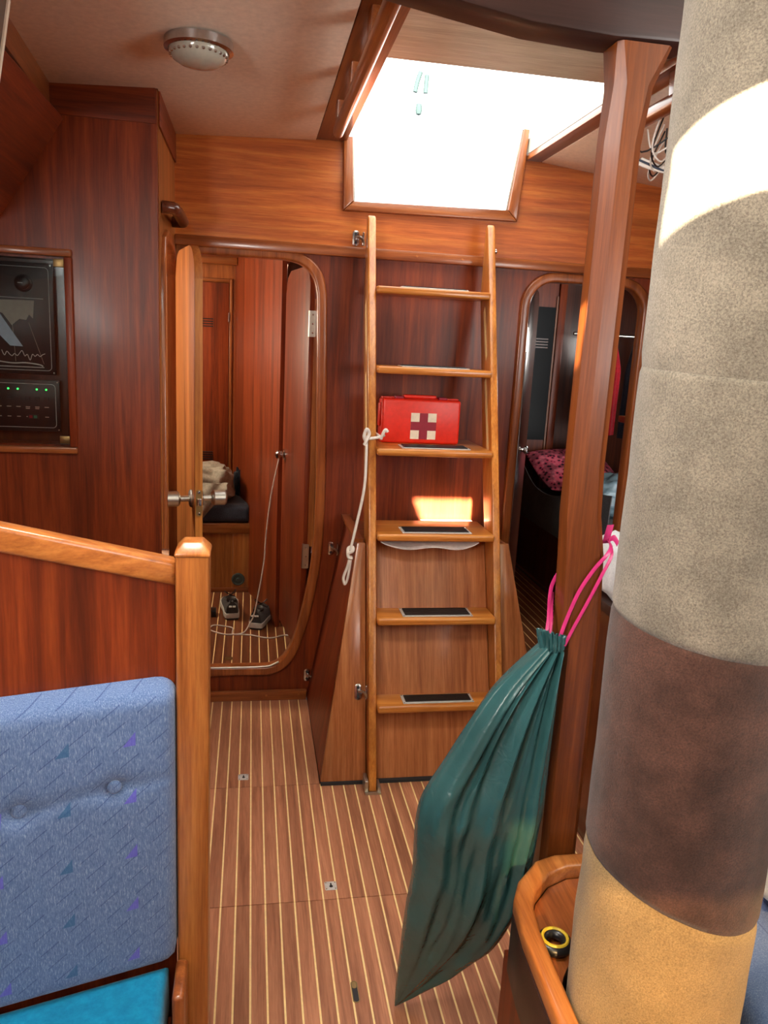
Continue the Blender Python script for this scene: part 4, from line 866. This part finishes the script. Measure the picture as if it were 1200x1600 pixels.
for j, (l, r_, t) in enumerate(zip(bl, br, th)):
    v = j/(len(bl)-1); row = []; wdt = (r_-l).length
    for i in range(NB):
        a = 2*math.pi*i/NB; s = math.cos(a); f = math.sin(a); u = 0.5+0.5*s
        tri = lambda q: math.asin(math.sin(q)*0.96)*0.637
        fold = (1-v)**1.25*(0.50*tri(s*9+1.0+0.8*v)+0.34*tri(s*17+2.2-1.5*v)+0.20*tri(s*29+0.6))
        n1 = noise.noise(Vector((u*2.6+v*1.2, v*3.2-u*0.8, 1.3 if f < 0 else 5.1))); n2 = noise.noise(Vector((u*6.0+v*4.0, v*6.5-u*2.5, 3.3 if f < 0 else 8.1)))
        fold += ((1-2*abs(n1))*0.55+(1-2*abs(n2))*0.38-0.45)*min(1, v*2.2)*(1-v)**0.35
        y = (math.copysign(abs(f)**0.62, f))*t*(1+fold*0.80)
        p = l.lerp(r_, u); row.append((p.x, p.y-y, p.z+0.004*math.sin(s*13)*(1-v)**3))
    rows.append(row)
grid('sack', rows, 'bag', bag, closed=True, smooth=75)
# gathered collar
rows = []
for j in range(7):
    v = j/6; row = []
    for i in range(96):
        a = 2*math.pi*i/96; k = 1+0.10*math.sin(19*a+v*2)+0.05*math.sin(31*a)
        row.append((0.585+(0.022+0.006*v)*math.cos(a)*k-0.004*v, 1.334+(0.021+0.004*v)*math.sin(a)*k-0.002*v, 0.936+0.034*v+0.010*math.cos(a+2.4)*v+0.003*math.sin(19*a)))
    rows.append(row)
grid('collar', rows, 'bag', bag, closed=True, thick=0.0012, smooth=75)
def ribbon(pts, w, wv, name='tie'):
    P = smoothpath(pts, 6); wv = Vector(wv).normalized()*w/2; rows = [[tuple(p-wv), tuple(p+wv*0.1+Vector((0, -0.0012, 0))), tuple(p+wv)] for p in P]
    return grid(name, rows, 'pink', bag, thick=0.0008, smooth=60)
ribbon([(0.592, 1.322, 0.955), (0.606, 1.326, 1.00), (0.625, 1.326, 1.055), (0.650, 1.325, 1.100), (0.672, 1.325, 1.128), (0.690, 1.345, 1.140), (0.696, 1.37, 1.146)], 0.008, (1, 0, -0.5))
ribbon([(0.604, 1.320, 0.948), (0.622, 1.324, 0.985), (0.645, 1.325, 1.035), (0.668, 1.325, 1.090), (0.688, 1.335, 1.125), (0.697, 1.36, 1.140)], 0.007, (1, 0, -0.5))
ribbon([(0.570, 1.334, 0.960), (0.580, 1.352, 0.99), (0.592, 1.385, 1.025), (0.606, 1.408, 1.05), (0.630, 1.414, 1.085), (0.665, 1.412, 1.12), (0.694, 1.395, 1.142)], 0.008, (1, 0, -0.4))
ribbon([(0.580, 1.336, 0.962), (0.587, 1.352, 0.99), (0.594, 1.375, 1.012), (0.606, 1.405, 1.03)], 0.006, (1, 0, -0.4))
ribbon([(0.692, 1.375, 1.140), (0.694, 1.372, 1.160), (0.697, 1.372, 1.178)], 0.014, (1, 0, 0.1)); ribbon([(0.696, 1.372, 1.146), (0.706, 1.370, 1.152), (0.716, 1.370, 1.140)], 0.012, (0.2, 0, 1))

# galley counter and towel behind the post
ga = thing('galley_counter', (1.3, 1.9, 0), 'dark galley counter in shade behind the post', 'counter')
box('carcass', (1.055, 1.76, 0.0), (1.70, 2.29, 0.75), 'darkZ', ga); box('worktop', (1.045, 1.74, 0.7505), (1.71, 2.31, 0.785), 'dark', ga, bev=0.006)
tw = blob('rolled_towel', (1.115, 2.04, 0.885), (0.068, 0.14, 0.100), 'towel', zmin=0.786, amp=0.12, freq=3, seed=5, label='white and pale blue towel bundle on the galley counter', cat='towel')
# hanging net and striped strap under the starboard deck head
nt_ = thing('hanging_net', (1.16, 2.25, 2.0), 'black and white cord net hanging between post and pillar', 'net')
for i in range(5):
    tube('cord', smoothpath([(1.09+0.03*i, 2.12+0.05*i, 2.165-0.005*i), (1.11+0.025*i, 2.20+0.05*i, 2.09-0.004*i), (1.16+0.025*i, 2.24+0.06*i, 2.06), (1.22+0.02*i, 2.30+0.05*i, 2.10)], 5), 0.0025, 'black' if i % 2 else 'rope', nt_, n=6)
for i in range(4):
    tube('cord', smoothpath([(1.08+0.045*i, 2.30-0.03*i, 2.15), (1.10+0.04*i, 2.24, 2.08), (1.16+0.03*i, 2.18, 2.12)], 5), 0.0025, 'rope' if i % 2 else 'black', nt_, n=6)
for i in range(3): tube('strap', smoothpath([(1.16+0.010*i, 2.42-0.012*i, 2.10), (1.19+0.010*i, 2.36-0.012*i, 2.07), (1.24+0.010*i, 2.32-0.012*i, 2.05)], 5), 0.006, ('rope', 'navy', 'rope')[i], nt_, n=8)

# ------------------------------------------------------------------ left: settee end with newel post and cushions
A = math.radians(15.5); su, sv = Vector((-math.cos(A), -math.sin(A))), Vector((math.sin(A), -math.cos(A)))   # along the panel to port, and out of it
O = Vector((-0.124, 1.335))
def onS(p, a): q = O+su*p[0]+sv*a; return (q.x, q.y, p[1])
se = thing('settee_end', (-0.4, 1.3, 0), 'settee end panel with sloping teak capping rail and newel post', 'settee')
prism('newel_post', [rrect(-0.124, 1.30, -0.067, 1.362, 0.006, 3)], 'z', 0.0, 1.128, 'teakZ', se)
mesh('post_cap', [(-0.1255, 1.2985, 1.1285), (-0.0655, 1.2985, 1.1285), (-0.0655, 1.3635, 1.1285), (-0.1255, 1.3635, 1.1285), (-0.1255, 1.2985, 1.136), (-0.0655, 1.2985, 1.136), (-0.0655, 1.3635, 1.136), (-0.1255, 1.3635, 1.136), (-0.112, 1.313, 1.153), (-0.079, 1.313, 1.153), (-0.079, 1.349, 1.153), (-0.112, 1.349, 1.153)],
     [(0,1,2,3),(0,1,5,4),(1,2,6,5),(2,3,7,6),(3,0,4,7),(4,5,9,8),(5,6,10,9),(6,7,11,10),(7,4,8,11),(8,9,10,11)], 'teakZ', se, bev=0.003)
prism('panel', [[(0.006, 0.0), (0.75, 0.0), (0.75, 1.29), (0.006, 1.076)]], onS, -0.010, 0.008, 'mahZ', se)
prism('capping_rail', [[(0.004, 1.072), (0.75, 1.288), (0.75, 1.334), (0.004, 1.118)]], onS, -0.020, 0.024, 'teakX', se, bev=0.010, seg=3)
box('arm_piece', (-0.126, 1.20, 0.0), (-0.104, 1.295, 0.335), 'trimZ', se, bev=0.008, seg=3)
box('screw_cap', (-0.150, 1.340, 1.1195), (-0.138, 1.350, 1.130), 'chrome', se)
def upholstered(name, u0, u1, z0, z1, a0, t, mat, buttons, label):
    n, m = 56, 56; rows = []
    for side in (1,):
        for j in range(m+1):
            row = []
            for i in range(n+1):
                # rounded front surface wrapping to the back
                x = -1+2*i/n; y = -1+2*j/m
                px = max(0, (abs(x)-0.90)/0.10); py = max(0, (abs(y)-0.88)/0.12); d = min(1, math.hypot(px, py))
                f = math.sqrt(max(0, 1-d*d))
                k = 1.0
                u = (u0+u1)/2+(u1-u0)/2*x*k; z = (z0+z1)/2+(z1-z0)/2*y*k
                if px > 0 and py > 0 and math.hypot(px, py) > 1:
                    h_ = math.hypot(px, py); u = (u0+u1)/2+(u1-u0)/2*math.copysign(0.90+0.10*px/h_, x); z = (z0+z1)/2+(z1-z0)/2*math.copysign(0.88+0.12*py/h_, y)
                bulge = 0.012*(1-x*x)*(1-y*y)
                for bu, bz in buttons:
                    dd = math.hypot(u-bu, (z-bz)); bulge -= 0.014*math.exp(-(dd/0.020)**2)
                    bulge -= 0.006*math.exp(-((z-bz-0.25*abs(u-bu)*0.1)/0.008)**2)*math.exp(-((u-bu)/0.09)**2)
                row.append(onS((u, z), a0+t*f+bulge*f))
            rows.append(row)
    t_ = thing(name, tuple(onS(((u0+u1)/2, z0), a0)), label, 'cushion')
    grid('cover', rows, mat, t_, smooth=80)
    prism('backing', [rrect(u0+0.012, z0+0.012, u1-0.012, z1-0.012, 0.02, 4)], onS, a0+0.0005, a0+0.012, mat, t_)
    for bu, bz in buttons: lathe('button', [(0.0, -0.004), (0.0115, -0.003), (0.0125, 0.001), (0.009, 0.0045), (0, 0.006)], onS((bu, bz), a0+t-0.002), (sv.x, sv.y, 0), mat, t_, n=20)
    return t_
upholstered('back_cushion', 0.004, 0.70, 0.330, 0.905, 0.010, 0.045, 'blue', [(0.118, 0.730), (0.268, 0.718), (0.42, 0.715), (0.57, 0.715)], 'blue patterned back cushion with buttons leaning on the settee end')
plan = [(-0.136, 1.300), (-0.136, 0.45), (-1.08, 0.45), (-1.08, 1.045)]
prism('settee_bench', [plan], 'z', 0.001, 0.20, 'mahX', bev=0.004, label='mahogany settee bench at lower left', cat='bench')
prism('seat_cushion', [offset(plan, -0.004)], 'z', 0.201, 0.328, 'teal', bev=0.02, seg=4, label='bright teal seat cushion at the bottom left', cat='cushion')
# ------------------------------------------------------------------ starboard settee
sb = box('side_bench', (0.875, -0.6, 0.0), (1.88, 1.31, 0.30), 'mahY', bev=0.004, label='mahogany settee base at far lower right', cat='seat base')
box('settee_cushion', (0.86, -0.6, 0.301), (1.86, 1.30, 0.42), 'blue', bev=0.035, seg=4, label='blue patterned settee cushion right of the wrapped pillar', cat='cushion')
blob('blue_bolster', (1.45, 0.80, 0.50), (0.13, 0.11, 0.085), 'blue', zmin=0.421, amp=0.06, freq=2, seed=1, boxy=0.75, label='plump blue scatter cushion on the starboard settee', cat='cushion')
blob('white_blanket', (1.17, 1.18, 0.53), (0.15, 0.11, 0.11), 'towel', zmin=0.421, amp=0.16, freq=3, seed=8, label='white blanket heap on the starboard settee right of the pillar', cat='blanket')

# ------------------------------------------------------------------ outside: stern pole seen through the hatch
box('exterior_aft_deck', (-1.0, 5.3, 1.0), (2.6, 8.0, 1.2), 'roofwhite', kind='structure', label='white aft deck outside, below the line of sight', cat='deck')
mp_ = thing('stern_pole', (1.40, 7.0, 1.2), 'faint pale stern pole with aerials seen through the hatch', 'pole')
M['polewhite'] = plain('pale_painted_pole', (236, 244, 248), 0.5)
M['gadget'] = plain('dark_aerial_plastic', (26, 36, 40), 0.9, Specular_IOR_Level=0.05)
tube('pole', [(1.44, 7.0, 1.2), (1.385, 7.0, 3.35)], 0.025, 'polewhite', mp_, n=10)
lathe('radar_dome', [(0.0, 0.0), (0.022, 0.01), (0.030, 0.04), (0.024, 0.09), (0, 0.10)], (1.37, 7.0, 3.42), (0, 0, 1), 'gadget', mp_, n=16)
tube('aerial', smoothpath([(1.33, 7.0, 3.60), (1.345, 7.0, 3.68), (1.37, 7.0, 3.76)], 4), 0.02, 'gadget', mp_, n=8)
tube('aerial', [(1.42, 7.0, 3.60), (1.425, 7.0, 3.74)], 0.02, 'gadget', mp_, n=8)
tube('crossbar', [(1.27, 7.0, 3.52), (1.47, 7.0, 3.56)], 0.012, 'polewhite', mp_, n=8)
